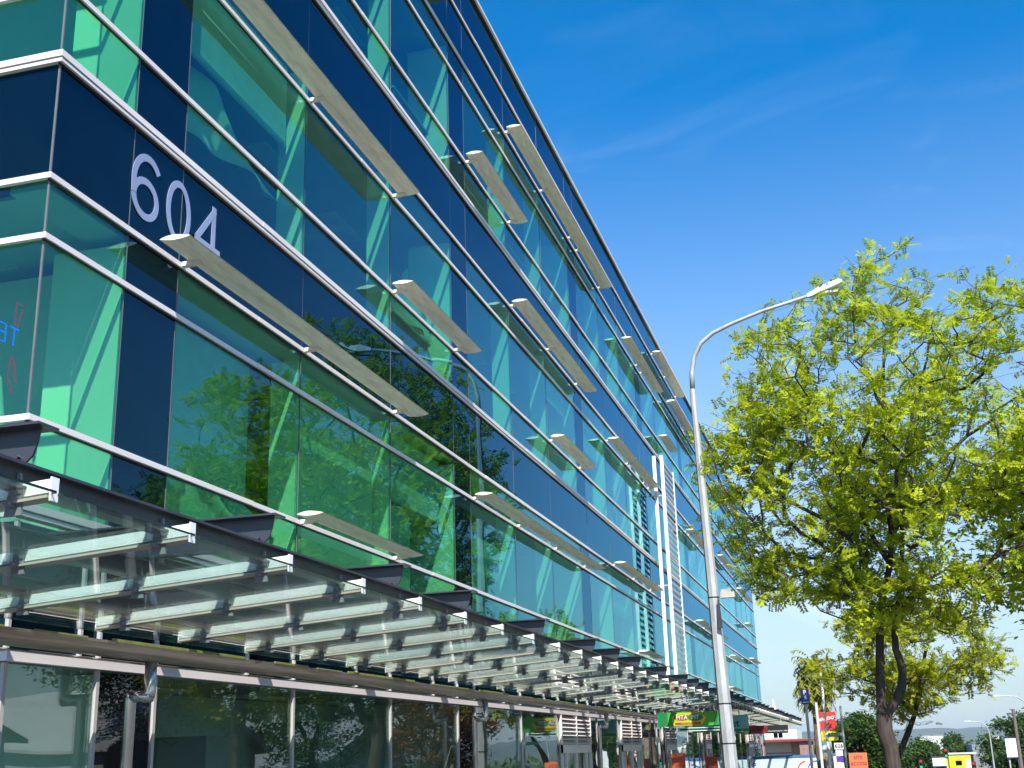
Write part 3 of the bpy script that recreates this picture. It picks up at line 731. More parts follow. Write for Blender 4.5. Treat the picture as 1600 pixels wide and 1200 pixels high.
def leaf_mesh(P, par, tips, count, size, spread, m, seed=1, elong=2.6, droop=.2, name='crown', dens=1.0):
    """sprays: at every tip and along the last twig, many narrow leaflets"""
    g = np.random.default_rng(seed); cent = []
    for t in tips:
        c = P[t]; q = P[par[t]] if par[t] is not None and par[t] >= 0 else c
        k = max(1, int(g.poisson(count)))
        u = g.uniform(-.3, 1.0, (k, 1)); base = c*(u) + q*(1-u)
        cent.append(base + g.normal(0, spread, (k, 3))*np.array([1, 1, .75]))
    cc = np.concatenate(cent); N = len(cc)
    d = g.normal(0, 1, (N, 3)); d[:, 2] = d[:, 2]*.5-droop; d /= np.linalg.norm(d, axis=1)[:, None]
    e = np.cross(d, g.normal(0, 1, (N, 3))+np.array([0, 0, 1.2])); e /= np.linalg.norm(e, axis=1)[:, None]+1e-9
    s = (size*g.uniform(.6, 1.35, (N, 1)))
    a = cc; b = cc + d*s*elong*.5 + e*s*.5; c_ = cc + d*s*elong; dd = cc + d*s*elong*.5 - e*s*.5
    # slight fold so leaves catch light
    nrm = np.cross(d, e); c_ = c_ + nrm*s*.25
    V = np.stack([a, b, c_, dd], 1).reshape(-1, 3)
    me = bpy.data.meshes.new(name); me.vertices.add(4*N); me.vertices.foreach_set('co', V.ravel())
    me.loops.add(4*N); me.loops.foreach_set('vertex_index', np.arange(4*N, dtype=np.int32))
    me.polygons.add(N); me.polygons.foreach_set('loop_start', np.arange(0, 4*N, 4, dtype=np.int32))
    try: me.polygons.foreach_set('loop_total', np.full(N, 4, dtype=np.int32))
    except Exception: pass
    me.materials.append(m); me.update(calc_edges=True); return me
def spray_mesh(P, par, tips, ns, L, ll, lw, m, seed, spread, name='crown'):
    """pinnate sprays: at each tip a few stalks with paired leaflets"""
    g = np.random.default_rng(seed); T_ = np.array(tips); pr = np.array([par[t] for t in tips])
    k = g.poisson(ns, len(T_)); idx = np.repeat(np.arange(len(T_)), k); N = len(idx)
    c = P[T_[idx]]; q = P[pr[idx]]; tw = c-q; tw /= np.linalg.norm(tw, axis=1)[:, None]+1e-9
    base = q+(c-q)*g.uniform(.2, 1.05, (N, 1)) + g.normal(0, spread, (N, 3))
    D = tw*.7 + g.normal(0, .75, (N, 3)) + np.array([0, 0, .12]); D /= np.linalg.norm(D, axis=1)[:, None]
    up_ = np.array([0, 0, 1.0]) + g.normal(0, .55, (N, 3)); Sd = np.cross(D, up_); Sd /= np.linalg.norm(Sd, axis=1)[:, None]+1e-9
    Nn = np.cross(Sd, D); sc_ = g.uniform(.6, 1.25, (N, 1)); out = []
    for j in range(5):
        for sg in (-1, 1):
            pos = base + D*L*sc_*(j+.4)/5
            ld = D*.55 + Sd*sg*.85 - Nn*g.uniform(-.1, .35, (N, 1)); ld /= np.linalg.norm(ld, axis=1)[:, None]
            w = np.cross(ld, Nn); w /= np.linalg.norm(w, axis=1)[:, None]+1e-9
            l = ll*sc_*g.uniform(.7, 1.2, (N, 1))*(1-.08*j)
            out.append(np.stack([pos, pos+ld*l*.45+w*lw*sc_, pos+ld*l-Nn*l*.15, pos+ld*l*.45-w*lw*sc_], 1))
    V = np.concatenate(out).reshape(-1, 3); n = len(V)//4
    me = bpy.data.meshes.new(name); me.vertices.add(4*n); me.vertices.foreach_set('co', V.ravel())
    me.loops.add(4*n); me.loops.foreach_set('vertex_index', np.arange(4*n, dtype=np.int32))
    me.polygons.add(n); me.polygons.foreach_set('loop_start', np.arange(0, 4*n, 4, dtype=np.int32))
    me.materials.append(m); me.update(calc_edges=True); return me
def ellipsoid_pts(n, c, r, shell=.55, seed=0, clump=0, lo=None):
    g = np.random.default_rng(seed); out = []
    while len(out) < n:
        p = g.normal(0, 1, 3); p /= np.linalg.norm(p); rr2 = g.uniform(shell**3, 1)**(1/3)
        q = np.array(c)+p*rr2*np.array(r)
        if clump and (math.sin(q[0]*clump+1.3*math.sin(q[2]*1.1))+math.sin(q[1]*clump*1.2+.7)+math.sin(q[2]*clump*1.5+2+math.sin(q[0]))) < -.55: continue
        if lo is not None and q[2] < lo: continue
        out.append(q)
    return out
def make_tree(loc, label, seeds, targets, fixed, r_tip, r_max, nleaf, lsize, spread, ml, group=None, seed=1, twigs=3, step=.35, name='street_tree', cat='tree'):
    t = thing(name, loc, label, cat, group)
    P, par, tips = grow(targets, seeds, step)
    # fine twigs
    P = list(P); newtips = []
    g = np.random.default_rng(seed+50)
    for tp in tips:
        newtips.append(tp)
        for k in range(twigs):
            v = g.normal(0, 1, 3); v[2] = abs(v[2])*.3-.05; v = v/np.linalg.norm(v)*g.uniform(.25, .6)*(spread/.16)
            P.append(np.array(P[tp])+v*.5+g.normal(0, .03, 3)); par.append(tp); P.append(np.array(P[tp])+v); par.append(len(P)-2); newtips.append(len(P)-1)
    P = np.array(P)
    mb, rad = skeleton_mesh(P, par, newtips, r_tip, r_max, fixed)
    link('trunk', mb.mesh('trunk', m_bark, True), t)
    link('crown', spray_mesh(P, par, newtips, nleaf, lsize*5, lsize*2.3, lsize*.50, ml, seed, spread*.35) if nleaf < 6 else leaf_mesh(P, par, newtips, nleaf, lsize, spread, ml, seed), t)
    return t
# main honey-locust like tree, Y 30
TX, TY = 6.17, 30.0
g0 = gz(TY)
s = []
def chain(pts, start):
    idx = start
    for p in pts:
        s.append(((p[0]-TX, p[1]-TY, p[2]-g0), idx)); idx = len(s)-1
    return idx
# trunk with fork; two stems (left straight, right bowed), in world metres
s.append(((.16, 0, 0), -1))
fork = chain([(6.33, 30, .5), (6.325, 30, 1.0), (6.305, 30, 1.5), (6.22, 30, 1.88), (6.25, 30, 2.22)], 0)
topL = chain([(6.22, 30, 2.5), (6.26, 30, 3.05), (6.32, 30.05, 3.63), (6.39, 30.1, 4.2), (6.55, 30.1, 4.95), (6.80, 30.15, 5.7), (6.92, 30.2, 6.5), (6.9, 30.3, 7.5), (7.0, 30.4, 8.6), (7.12, 30.4, 9.8), (7.3, 30.4, 11.2)], fork)
topR = chain([(6.38, 29.98, 2.33), (6.56, 29.93, 2.53), (6.72, 29.9, 2.86), (6.775, 29.9, 3.17), (6.75, 29.9, 3.4), (6.68, 29.9, 3.68), (6.70, 29.9, 4.05), (6.83, 29.9, 4.63), (7.0, 29.8, 5.35), (7.12, 29.8, 6.1), (7.2, 29.7, 7.0), (7.4, 29.7, 8.1), (7.75, 29.6, 9.3), (8.25, 29.6, 10.6)], fork)
def near(z, lo, hi): return min(range(lo, hi), key=lambda k: abs(s[k][0][2]-(z-g0)))
nL0, nL1, nR1 = 6, 17, 31
jr = near(4.63, nL1, nR1); l0 = len(s)
chain([(7.5, 29.8, 5.0), (7.9, 29.7, 5.06), (8.3, 29.6, 5.16), (8.75, 29.5, 5.36), (9.22, 29.4, 5.68), (9.8, 29.3, 5.85), (10.5, 29.2, 6.3)], jr); l1 = len(s)
jl = near(5.7, nL0, nL1)
chain([(6.5, 30.1, 6.3), (6.26, 30, 6.98), (6.05, 30, 7.7), (5.87, 29.9, 8.3), (5.65, 29.9, 9.1), (5.2, 29.8, 10.0)], jl); l2 = len(s)
chain([(5.9, 29.5, 6.3), (5.3, 29.2, 6.8), (4.6, 28.9, 7.2), (4.0, 28.8, 7.5)], near(5.0, nL0, nL1)); l3 = len(s)
chain([(7.7, 30.4, 7.6), (8.3, 30.6, 8.2), (9.0, 30.8, 8.8), (9.7, 30.9, 9.2)], near(7.0, nL1, nR1)); l4 = len(s)
fixed = {0: .205, 1: .19, 2: .18, 3: .18, 4: .195, 5: .18}
for k in range(nL0, nL1): fixed[k] = .118 - .0085*(k-nL0)
for k in range(nL1, nR1): fixed[k] = .116 - .0066*(k-nL1)
for a_, b_, r0 in ((l0, l1, .075), (l1, l2, .065), (l2, l3, .05), (l3, l4, .05)):
    for k in range(a_, b_): fixed[k] = r0*(1-.09*(k-a_))
tg = []
tg += ellipsoid_pts(500, (7.7-TX, 30.3-TY, 9.5-g0), (4.4, 4.3, 3.9), .45, 1, 1.5, lo=6.0)
tg += ellipsoid_pts(190, (4.7-TX, 29.6-TY, 8.0-g0), (2.2, 2.6, 2.6), .35, 2, 1.8)
tg += ellipsoid_pts(230, (9.9-TX, 30.0-TY, 7.8-g0), (3.6, 3.6, 2.9), .35, 3, 1.5)
tg += ellipsoid_pts(110, (7.0-TX, 30.0-TY, 6.3-g0), (3.4, 3.4, 1.3), .5, 4, 1.6)
tg += ellipsoid_pts(60, (5.0-TX, 29.6-TY, 5.6-g0), (1.7, 1.5, 1.0), .4, 6, 1.6)
tg += ellipsoid_pts(50, (7.8-TX, 29.8-TY, 4.9-g0), (1.9, 1.6, .8), .4, 7, 1.6)
tg += ellipsoid_pts(36, (6.3-TX, 29.6-TY, 5.0-g0), (1.2, .9, 1.2), .5, 5)
make_tree((TX, TY, g0), 'large forked street tree in fresh yellow green leaf beside the lamp', s, tg, fixed, .0042, .05, 1.75, .060, .17, m_leaf, seed=5, twigs=4, step=.38)
# second tree behind it, Y 50
def std_tree(x, y, label, h, rx, rz, ml, n=220, nleaf=20, lsize=.055, spread=.16, seed=1, group=None, lean=0, trunk_h=.35, rt_=.22, name='street_tree', ry=None):
    g = gz(y); s2 = [((0, 0, 0), -1)]; H = h*trunk_h
    for i in range(1, 6): s2.append(((lean*i/5+.05*math.sin(i+seed), .05*math.cos(i*1.7+seed), H*i/5), i-1))
    for k in range(3):
        a = 2.1*k+seed; b = 5
        for i in range(1, 4):
            s2.append(((lean+rx*.18*i*math.cos(a), rx*.18*i*math.sin(a), H+(h-H)*.17*i), b)); b = len(s2)-1
    fx_ = {0: rt_*1.25, 1: rt_, 2: rt_*.95, 3: rt_*.9, 4: rt_*.9, 5: rt_*.9}
    for k in range(6, 15): fx_[k] = rt_*.5
    tt = ellipsoid_pts(n, (lean, 0, h-rz), (rx, ry or rx*.9, rz), .35, seed+9, 3.2/rx**.5)
    return make_tree((x, y, g), label, s2, tt, fx_, .0055, rt_*.5, nleaf, lsize, spread, ml, group, seed, 2, .5, name)
std_tree(6.05, 50, 'smaller olive green street tree with leaning trunk behind the large forked tree', 7.9, 3.4, 2.5, m_leaf2, 480, 2.5, .066, .22, 3, lean=1.55, rt_=.13, trunk_h=.42)
# right-hand big round dark tree and low trees down the road
std_tree(20.5, 130, 'big rounded dark green tree behind the tilted billboard', 9.0, 4.0, 4.2, m_leafd, 240, 40, .16, .38, 14)
std_tree(11.2, 150, 'low round green tree left of the traffic lights', 7.6, 3.4, 3.2, m_leafd, 170, 36, .17, .38, 15)
std_tree(15.3, 150, 'low dark green tree between the traffic lights and grey shed', 7.0, 3.0, 2.9, m_leafd, 160, 36, .17, .38, 16)
std_tree(16.2, 170, 'narrow dark conifer like tree rising over the grey shed', 9.2, 1.1, 3.4, m_leafd, 90, 36, .16, .3, 17)
std_tree(5.1, 98, 'dense bushy dark green tree right of the red sign', 7.0, 2.1, 2.5, m_leafd, 200, 40, .13, .30, 18)
std_tree(8.2, 190, 'far round green tree seen past the forked trunk', 8.0, 3.2, 3.0, m_leafd, 120, 36, .18, .4, 19)
std_tree(-.6, 112, 'low olive bush showing above the beige shop roof', 6.0, 2.2, 1.9, m_leaf2, 110, 34, .14, .3, 20, name='bush')
std_tree(1.2, 104, 'yellow green bush beside the palm trunk', 5.0, 1.2, 1.8, m_leaf2, 80, 34, .13, .26, 21, name='bush')
# trees and houses across the street: seen mirrored in the glass
OPP = [(13.5, 36, 12.0, 4.4, 4.4, m_leaf, 'tall leafy tree across the road, mirrored in the lower windows', 31),
       (21.5, 44, 13.0, 5.0, 5.0, m_leafd, 'broad dark tree across the road beside the gabled house', 32),
       (22.0, 60, 10.0, 4.6, 4.0, m_leafd, 'dark hedge like tree across the road beyond the gabled house', 33),
       (20.8, 24, 12.0, 4.4, 4.6, m_leaf2, 'olive leafy tree across the road nearest the photographer', 34),
       (20.6, 74, 9.0, 4.0, 3.6, m_leafr, 'russet leaved tree across the road far down the street', 35)]
for x, y, h, rx, rz, mlf, lb, sd_ in OPP:
    std_tree(x, y, lb, h, rx, rz, mlf, 260, 26, .10, .26, sd_, rt_=.24)
def house(x, y, w, d, h, rh, wallc, roofc, label):
    t = thing('house', (x, y, gz(y)), label, 'house')
    link('wall', MB().box(0, d, -w/2, w/2, -.3, h).prism([(-w/2, h), (w/2, h), (0, h+rh)], 'x', .1, d-.1).mesh('wall', flat('house_wall', wallc)), t)
    link('roof', MB().prism([(-w/2-.5, h-.25), (-w/2-.5, h-.1), (0, h+rh+.15), (w/2+.5, h-.1), (w/2+.5, h-.25), (0, h+rh)], 'x', -.5, d+.3).mesh('roof', paint('corrugated_roof', roofc, None, .6, 0, 1, .3)), t)
    for yy in (-w*.3, w*.12):
        f = link('window', MB().box(-.06, 0, yy-.75, yy+.75, .9, 2.2).mesh('window', m_white), t)
        for q in (-.37, .37): link('pane', MB().box(-.075, -.06, yy+q-.31, yy+q+.31, 1.0, 2.1).mesh('pane', m_blackglass), f)
    link('door', MB().box(-.05, 0, w*.34, w*.34+.9, 0, 2.1).mesh('door', m_desk), t)
house(23.5, 50, 13, 10, 3.2, 2.6, (.45, .44, .42), (.52, .53, .52), 'low house with pale gable roof across the road, mirrored in the shop windows')
house(24, 33, 11, 9, 3.0, 2.2, (.5, .46, .38), (.30, .16, .12), 'low cream house with red roof across the road near the photographer')
house(24, 72, 12, 9, 3.2, 2.2, (.6, .6, .6), (.25, .26, .28), 'low white house with grey roof across the road far down the street')

# ------------------------------------------------------------------ palm
PT = thing('palm_tree', (3.80, 57, gz(57)), 'shaggy palm tree with a skirt of dead fronds beyond the end of the building', 'tree')
gp = gz(57)
link('trunk', MB().tube([(0, 0, 0), (.03, 0, 1.5), (0, 0, 2.6), (.02, 0, 4.2-gp)], [.30, .27, .27, .20], 12).mesh('trunk', paint('palm_trunk', (.30, .24, .17), (.13, .10, .07), 1, 0, 5, 1.0)), PT)
fv = MB(); rr = random.Random(9)
for k in range(260):
    a = rr.uniform(0, 6.283); el = rr.uniform(-1.35, 1.35); L = rr.uniform(.85, 1.35); z0 = 4.75-gp+rr.uniform(-1.1, .35)
    base = Vector((0, 0, z0)); pts = []
    for i in range(6):
        u = i/5; e2 = el-1.5*u*u
        q = base if i == 0 else pts[-1] + Vector((math.cos(a)*math.cos(e2), math.sin(a)*math.cos(e2), math.sin(e2)))*L/5
        pts.append(q)
    side = Vector((-math.sin(a), math.cos(a), 0))
    for i in range(1, 6):
        for s_ in (-1, 1):
            for j in range(2):
                p = pts[i-1].lerp(pts[i], .5*j); dn = (pts[i]-pts[i-1]).normalized()
                tip = p + side*s_*rr.uniform(.13, .28) + dn*.15 - Vector((0, 0, rr.uniform(.05, .25)))
                fv.add([p, p+dn*.11, tip], [(0, 1, 2)])
link('crown', fv.mesh('crown', m_frond), PT)

# ------------------------------------------------------------------ signs and poles down the street
m_postw = flat('pale_post_paint', (.66, .68, .70))
def post(name, x, y, z1, r, label, cat, m=m_postw):
    t = thing(name, (x, y, gz(y)), label, cat); tube_obj('pole', [(0, 0, 0), (0, 0, z1-gz(y))], r, m, t); return t
bl = flat('sign_blue', (.012, .035, .30)); 
t = post('parking_sign', 4.25, 36, 3.1, .04, 'blue parking sign with white P on a steel pole', 'sign')
b_ = link('sign_plate', MB().box(-.115, .115, -.06, -.045, 2.72-gz(36), 3.13-gz(36)).mesh('sign_plate', bl), t)
link('lettering', fx(text_mesh('P', .17, wh, .001, bold=.003), T(0, -.063, 3.035-gz(36)) @ FACE_S), b_)
link('lettering', fx(text_mesh('5', .13, wh, .001, bold=.002), T(0.01, -.063, 2.895-gz(36)) @ FACE_S), b_)
link('strip', MB().box(-.08, .08, -.063, -.060, 2.755-gz(36), 2.785-gz(36)).mesh('strip', wh), b_)
post('steel_post', 4.2, 45, 3.04, .05, 'plain steel post just right of the parking sign', 'post')
post('steel_post', 4.25, 52, 4.45, .055, 'taller plain white post in front of the palm trunk', 'post', m_white)
t = post('street_name_sign', 5.11, 40, 2.75, .035, 'green street name blade on a thin pole', 'sign')
b_ = link('sign_plate', MB().box(-.46, .03, -.012, .012, 1.84-gz(40), 1.955-gz(40)).mesh('sign_plate', flat('street_green', (.01, .33, .22))), t)
link('lettering', fx(text_mesh('Ashton Pl', .10, wh, .001), T(-.21, -.015, 1.90-gz(40)) @ FACE_S), b_)
t = thing('restaurant_sign', (4.05, 62, gz(62)), 'large red restaurant board above a yellow board', 'sign'); t['label'] = 'large red restaurant board above a yellow board beside the palm trunk'
g = gz(62); t.scale = (.887, .887, .887); t.location = (4.252, 55, 1.6+(g-1.6)*.887)
b_ = link('board', MB().box(-.36, .38, 0, .12, 2.29-g, 3.13-g).mesh('board', rd), t)
link('lettering', fx(text_mesh("NANDO'S", .21, wh, .002, bold=.006), T(-.01, -.005, 2.82-g) @ Matrix.Rotation(R_(-8), 4, 'Y') @ FACE_S), b_)
link('emblem', MB().prism([(.02, 2.40-g), (.12, 2.52-g), (.2, 2.58-g), (.12, 2.44-g), (.22, 2.36-g)], 'y', -.004, 0).mesh('emblem', m_black), b_)
b2 = link('board', MB().box(-.36, .42, .01, .11, 1.80-g, 2.22-g).mesh('board', yl), t); b2['label'] = 'yellow lower board'
link('emblem', MB().box(-.28, .34, .0, .01, 1.95-g, 2.05-g).mesh('emblem', flat('sign_orange2', (.7, .35, .03))), b2)
link('board', MB().box(-.38, -.16, .01, .09, 1.25-g, 1.72-g).mesh('board', flat('sign_cyan', (.1, .5, .62))), t)
link('strip', MB().box(-.37, -.17, 0, .01, 1.36-g, 1.58-g).mesh('strip', wh), t)
link('post', MB().box(-.05, .07, .03, .10, 0, 2.3-g).mesh('post', m_galv), t)
t = thing('number_sign', (4.52, 58, gz(58)), 'white roadside board stack headed 626 beside the orange sign', 'sign'); g = gz(58)
link('board', MB().box(-.18, .22, 0, .06, 1.40-g, 1.68-g).mesh('board', wh), t)
link('lettering', fx(text_mesh('626', .24, m_black, .002, bold=.006), T(.02, -.004, 1.545-g) @ FACE_S), t)
for za, zb, c in ((1.13, 1.36, wh), (.86, 1.10, flat('sign_purple', (.10, .04, .35))), (.58, .83, wh)):
    link('board', MB().box(-.15, .16, 0, .05, za-g, zb-g).mesh('board', c), t)
link('post', MB().box(-.12, -.08, .05, .09, 0, 1.6-g).box(.1, .14, .05, .09, 0, 1.6-g).mesh('post', m_galv), t)
t = thing('site_access_sign', (5.43, 45, gz(50)+.15), 'orange SITE ACCESS board with a left pointing arrow', 'sign'); g = gz(50)+.15; t.scale = (.92, .92, .96)
og = flat('site_orange', (.72, .17, .07)); dr = flat('dark_red', (.22, .02, .02))
link('board', MB().box(-.33, .33, 0, .03, .35-g, 1.39-g).mesh('board', og), t)
link('lettering', fx(text_mesh('SITE', .18, dr, .001, bold=.002), T(0, -.004, 1.22-g) @ FACE_S), t)
link('lettering', fx(text_mesh('ACCESS', .17, dr, .001, bold=.002), T(0, -.004, 1.01-g) @ FACE_S), t)
link('arrow', MB().prism([(-.24, .80-g), (-.14, .85-g), (-.14, .815-g), (.24, .815-g), (.24, .785-g), (-.14, .785-g), (-.14, .75-g)], 'y', -.004, 0).mesh('arrow', dr), t)
link('leg', MB().box(-.3, -.26, .03, .07, 0, 1.3-g).mesh('leg', m_galv), t); link('leg', MB().box(.26, .3, .03, .07, 0, 1.3-g).mesh('leg', m_galv), t)
# hoarding
g = gz(66)
t = thing('site_hoarding', (1.2, 66, g), 'white site hoarding with blue top band and red and blue arcs', 'fence')
hb = flat('hoarding_white', (.74, .76, .80)); bb_ = flat('hoarding_blue', (.05, .14, .38))
for k in range(5):
    x0 = -2.0+k*.8
    pn = link('panel', MB().box(x0+.004, x0+.796, 0, .05, 0, 1.0-g).mesh('panel', hb), t)
    link('band', MB().box(x0+.002, x0+.798, -.006, .056, 1.0-g, 1.16-g).mesh('band', bb_), pn)
for k in range(3):
    pn = link('panel', MB().box(0, .36, 0, .05, 0, 1.02-g).mesh('panel', hb), t, (2.02+.36*k, 1.6*k, 0)); pn.rotation_euler = (0, 0, R_(70)) if False else (0, 0, 0)
    link('band', MB().box(-.002, .362, -.006, .056, 1.02-g, 1.19-g).mesh('band', bb_), pn)
arc = MB(); arc.ribbon(ell(1.45, .42-g, .42, .42, 95, 170, 20), .07, T(0, -.008, 0) @ FACE_S, .004)
link('arc', arc.mesh('arc', rd), t)
arc = MB(); arc.ribbon(ell(1.95, .42-g, .42, .42, 75, 165, 20), .07, T(0, -.008, 0) @ FACE_S, .004)
link('arc', arc.mesh('arc', flat('arc_blue', (.03, .16, .6))), t)
put(t, text_mesh('F', .3, bl, .002, bold=.01), -1.15, .70-g, -.008)
# beige shop with maroon trim and white building behind
g = gz(95)
t = thing('shop_building', (.2, 95, g), 'low beige shop with maroon roof trim beyond the hoarding', 'building')
link('wall', MB().box(-1.8, .1, 0, 8, 0, 2.0-g).box(.1, 1.2, .3, 8, 0, 2.05-g).mesh('wall', paint('beige_block', (.56, .44, .34), (.48, .37, .28), .9, 0, 3, .2)), t)
link('wall', MB().box(.72, 1.7, -.6, .3, 0, 1.9-g).mesh('wall', paint('brown_brick', (.30, .19, .16), (.22, .14, .12), .9, 0, 6, .4)), t)
link('roof', MB().box(-1.9, 2.0, -.8, 8.2, 2.02-g, 2.12-g).mesh('roof', flat('grey_roof', (.2, .2, .2))), t)
link('roof_trim', MB().box(-1.92, 2.02, -.83, -.80, 1.93-g, 2.07-g).mesh('roof_trim', flat('maroon', (.30, .02, .03))), t)
link('roof_trim', MB().box(-1.8, .12, -.02, 0, 1.10-g, 1.16-g).mesh('roof_trim', flat('maroon2', (.30, .02, .03))), t)
t = thing('white_building', (-.7, 104, gz(104)), 'plain white two storey building with a dark window behind the beige shop', 'building'); g = gz(104)
link('wall', MB().box(-2, 1.0, 0, 8, 0, 2.9-g).mesh('wall', flat('white_wall', (.78, .78, .76))), t)
f = link('window', MB().box(-.9, -.1, -.04, 0, 2.25-g, 2.75-g).mesh('window', m_white), t)
for q in (-.86, -.47): link('pane', MB().box(q, q+.34, -.055, -.04, 2.29-g, 2.71-g).mesh('pane', m_blackglass), f)
t = thing('tent_spire', (-1.9, 112, gz(112)), 'small white pointed canopy tip above the end of the glass canopy', 'tent'); g = gz(112)
tv = [(.75*math.cos(k*math.pi/4), .75*math.sin(k*math.pi/4), 3.2-g) for k in range(8)] + [(.22*math.cos(k*math.pi/4), .22*math.sin(k*math.pi/4), 4.6-g) for k in range(8)] + [(0, 0, 5.7-g)]
link('roof', MB().add(tv, [(k, (k+1) % 8, 8+(k+1) % 8, 8+k) for k in range(8)] + [(8+k, 8+(k+1) % 8, 16) for k in range(8)]).mesh('roof', flat('tent_white', (.85, .85, .85))), t)
link('post', MB().box(-.05, .05, -.05, .05, 0, 3.3-g).mesh('post', m_white), t)
# right-hand background
def tlight(x, y, ztop, label):
    t = thing('traffic_light', (x, y, gz(y)), label, 'traffic light'); h = ztop-gz(y)
    tube_obj('pole', [(0, 0, 0), (0, 0, h-.1)], .07, yl, t)
    b = link('housing', MB().box(-.17, .17, -.12, .06, h-.75, h).mesh('housing', m_black), t)
    for k, c in enumerate(((.9, .02, .02), (.06, .03, .0), (.0, .65, .35))):
        e = emit('signal_%d' % k, c, 1.2 if k != 1 else .2) if ('signal_%d' % k) not in bpy.data.materials else bpy.data.materials['signal_%d' % k]
        link('signal_lens', MB().tube([(0, -.135, h-.14-.23*k), (0, -.12, h-.14-.23*k)], .09, 10).mesh('signal_lens', e), b)
    return t
tlight(9.83, 110, .22, 'leftmost low traffic light by the round green tree')
tlight(11.9, 110, 1.05, 'highest traffic light, hanging over the yellow shop')
tlight(13.95, 110, -.05, 'rightmost low traffic light by the grey shed')
def block(name, x0, x1, y0, y1, ztop, m, label, cat='building', extra=None):
    t = thing(name, ((x0+x1)/2, y0, gz(y0)), label, cat); g = gz(y0); w = (x1-x0)/2
    link('wall', MB().box(-w, w, 0, y1-y0, -.2, ztop-g).mesh('wall', m), t)
    return t, g, w
t, g, w = block('yellow_shop', 13.5, 15.6, 135, 141, .30, flat('bright_yellow', (.78, .58, .01)), 'bright yellow shop front with a small dark window by the junction')
link('roof', MB().box(-w-.1, w+.6, -.1, 6, .3-g, .42-g).mesh('roof', flat('pale_roof', (.6, .6, .58))), t)
link('window', MB().box(-.45, .15, -.03, 0, -.75-g, -.3-g).mesh('window', m_blackglass), t)
link('door', MB().box(.5, 1.0, -.03, 0, -1.8-g, -.2-g).mesh('door', m_white), t)
t, g, w = block('grey_shed', 16.25, 18.65, 140, 150, 1.18, paint('grey_cladding', (.22, .24, .26), (.17, .19, .21), .7, 0, 6, .2), 'dark grey clad shed with a pale stepped parapet right of the yellow shop')
link('parapet', MB().box(-.3, w, -.1, .2, 1.18-g, 1.36-g).mesh('parapet', flat('pale_parapet', (.55, .58, .6))), t)
link('window', MB().box(.25, .8, -.04, 0, -.9-g, .4-g).mesh('window', m_blackglass), t)
def billboard(x, y, z0, z1, w, m, label, rot=0):
    t = thing('billboard', (x, y, gz(y)), label, 'billboard', rz=rot); g = gz(y)
    link('panel', MB().box(-w/2, w/2, 0, .15, z0-g, z1-g).mesh('panel', m), t)
    link('frame', MB().box(-w/2-.05, w/2+.05, .02, .18, z1-g, z1-g+.14).box(-w/2-.05, w/2+.05, .02, .18, z0-g-.08, z0-g).mesh('frame', m_dsteel), t)
    link('post', MB().box(-w/2+.1, -w/2+.22, .15, .3, 0, z1-g).mesh('post', m_galv), t); link('post', MB().box(w/2-.22, w/2-.1, .15, .3, 0, z1-g).mesh('post', m_galv), t)
    return t
billboard(17.15, 110, .2, 1.66, 1.05, wh, 'tall blank white billboard with dark top edge by the wooden pole')
billboard(12.1, 125, -.6, .12, 1.3, wh, 'low blank white billboard left of the yellow shop')
t = thing('utility_pole', (15.46, 90, gz(90)), 'slim dark timber utility pole right of the grey shed', 'pole')
tube_obj('pole', [(0, 0, 0), (0, 0, 3.55-gz(90))], [.14, .10], paint('old_timber', (.16, .13, .11), None, .9), t)
link('crossarm', MB().box(-.45, .45, -.05, .05, 3.2-gz(90), 3.3-gz(90)).mesh('crossarm', m_twig), t)
# far white buildings under the hills
for i, (x, y, w, z0, lb) in enumerate(((48, 900, 14, 5.5, 'tiny white building below the hills, left of three'), (86, 900, 9, 4.5, 'tiny white building below the hills, in the middle of three'), (70, 520, 6, 3.6, 'tiny white tower block below the hills'), (140, 900, 16, 7, 'tiny pale building below the hills, rightmost'))):
    tt, g, ww = block('distant_building', x-w/2, x+w/2, y, y+10, z0, flat('far_white_%d' % i, (.7, .7, .7)), lb)
    link('roof', MB().box(-ww-.3, ww+.3, -.3, 10.3, z0-g, z0-g+.5).mesh('roof', m_slab), tt)
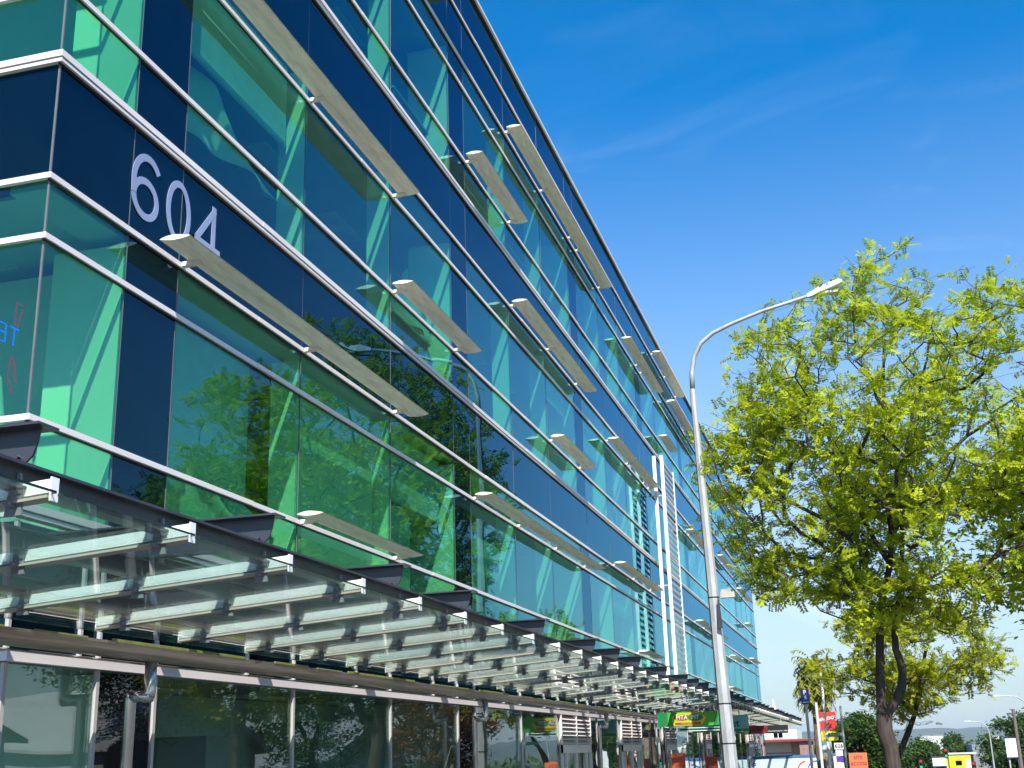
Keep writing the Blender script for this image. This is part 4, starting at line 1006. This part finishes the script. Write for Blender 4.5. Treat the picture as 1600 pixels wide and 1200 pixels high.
# distant tree belt (reads as one mass)
g = np.random.default_rng(3); mbP = []
NN = 26000; xs_ = g.uniform(-260, 420, NN); ys_ = g.uniform(230, 640, NN)
hh = 5.5 + 2.5*np.sin(xs_/19) + 1.8*np.sin(xs_/7+ys_/31); zz = -9+np.abs(g.uniform(0, 1, NN))*np.maximum(hh, 2)
cc = np.stack([xs_, ys_, zz], 1); d = g.normal(0, 1, (NN, 3)); d /= np.linalg.norm(d, axis=1)[:, None]; e = np.cross(d, g.normal(0, 1, (NN, 3))); e /= np.linalg.norm(e, axis=1)[:, None]
V = np.stack([cc-d*.9, cc+e*.8, cc+d*.9, cc-e*.8], 1).reshape(-1, 3)
fme_ = bpy.data.meshes.new('distant_tree_belt'); fme_.from_pydata(V.tolist(), [], [(4*i, 4*i+1, 4*i+2, 4*i+3) for i in range(NN)]); fme_.materials.append(m_leafd)
tag(link('distant_tree_belt', fme_), 'distant belt of dark green trees below the hills', 'trees', kind='stuff')
# ------------------------------------------------------------------ air
hm, ht, ho = mat('haze_air'); pv = ht.nodes.new('ShaderNodeVolumePrincipled'); pv.inputs['Color'].default_value = (.80, .90, 1.0, 1); pv.inputs['Density'].default_value = 9e-5; pv.inputs['Anisotropy'].default_value = 0.2
ht.links.new(pv.outputs[0], ho.inputs['Volume'])
hz = MB().box(-6400, 6400, -200, 12500, -12, 130).build('haze', hm); tag(hz, 'thin blue air haze over the whole street and hills', 'haze', kind='stuff')

# ------------------------------------------------------------------ groups of like things
GR = {'traffic light': 'traffic lights at the junction', 'street lamp': 'street lamps along the road', 'billboard': 'blank white billboards', 'post': 'plain steel posts by the kerb',
      'banner': 'orange pavement banners', 'house': 'houses across the road'}
for o in list(S.objects):
    if o.parent is None and o.get('category'):
        g_ = GR.get(o['category'])
        if o.name.startswith('hanging_sign'): g_ = 'shop signs hanging under the canopy'
        if o.name.startswith('distant_building'): g_ = 'tiny buildings below the hills'
        if o['category'] == 'tree' and 'across the road' in o['label']: g_ = 'trees across the road'
        elif o['category'] == 'tree': g_ = 'trees along the street'
        if g_: o['group'] = g_
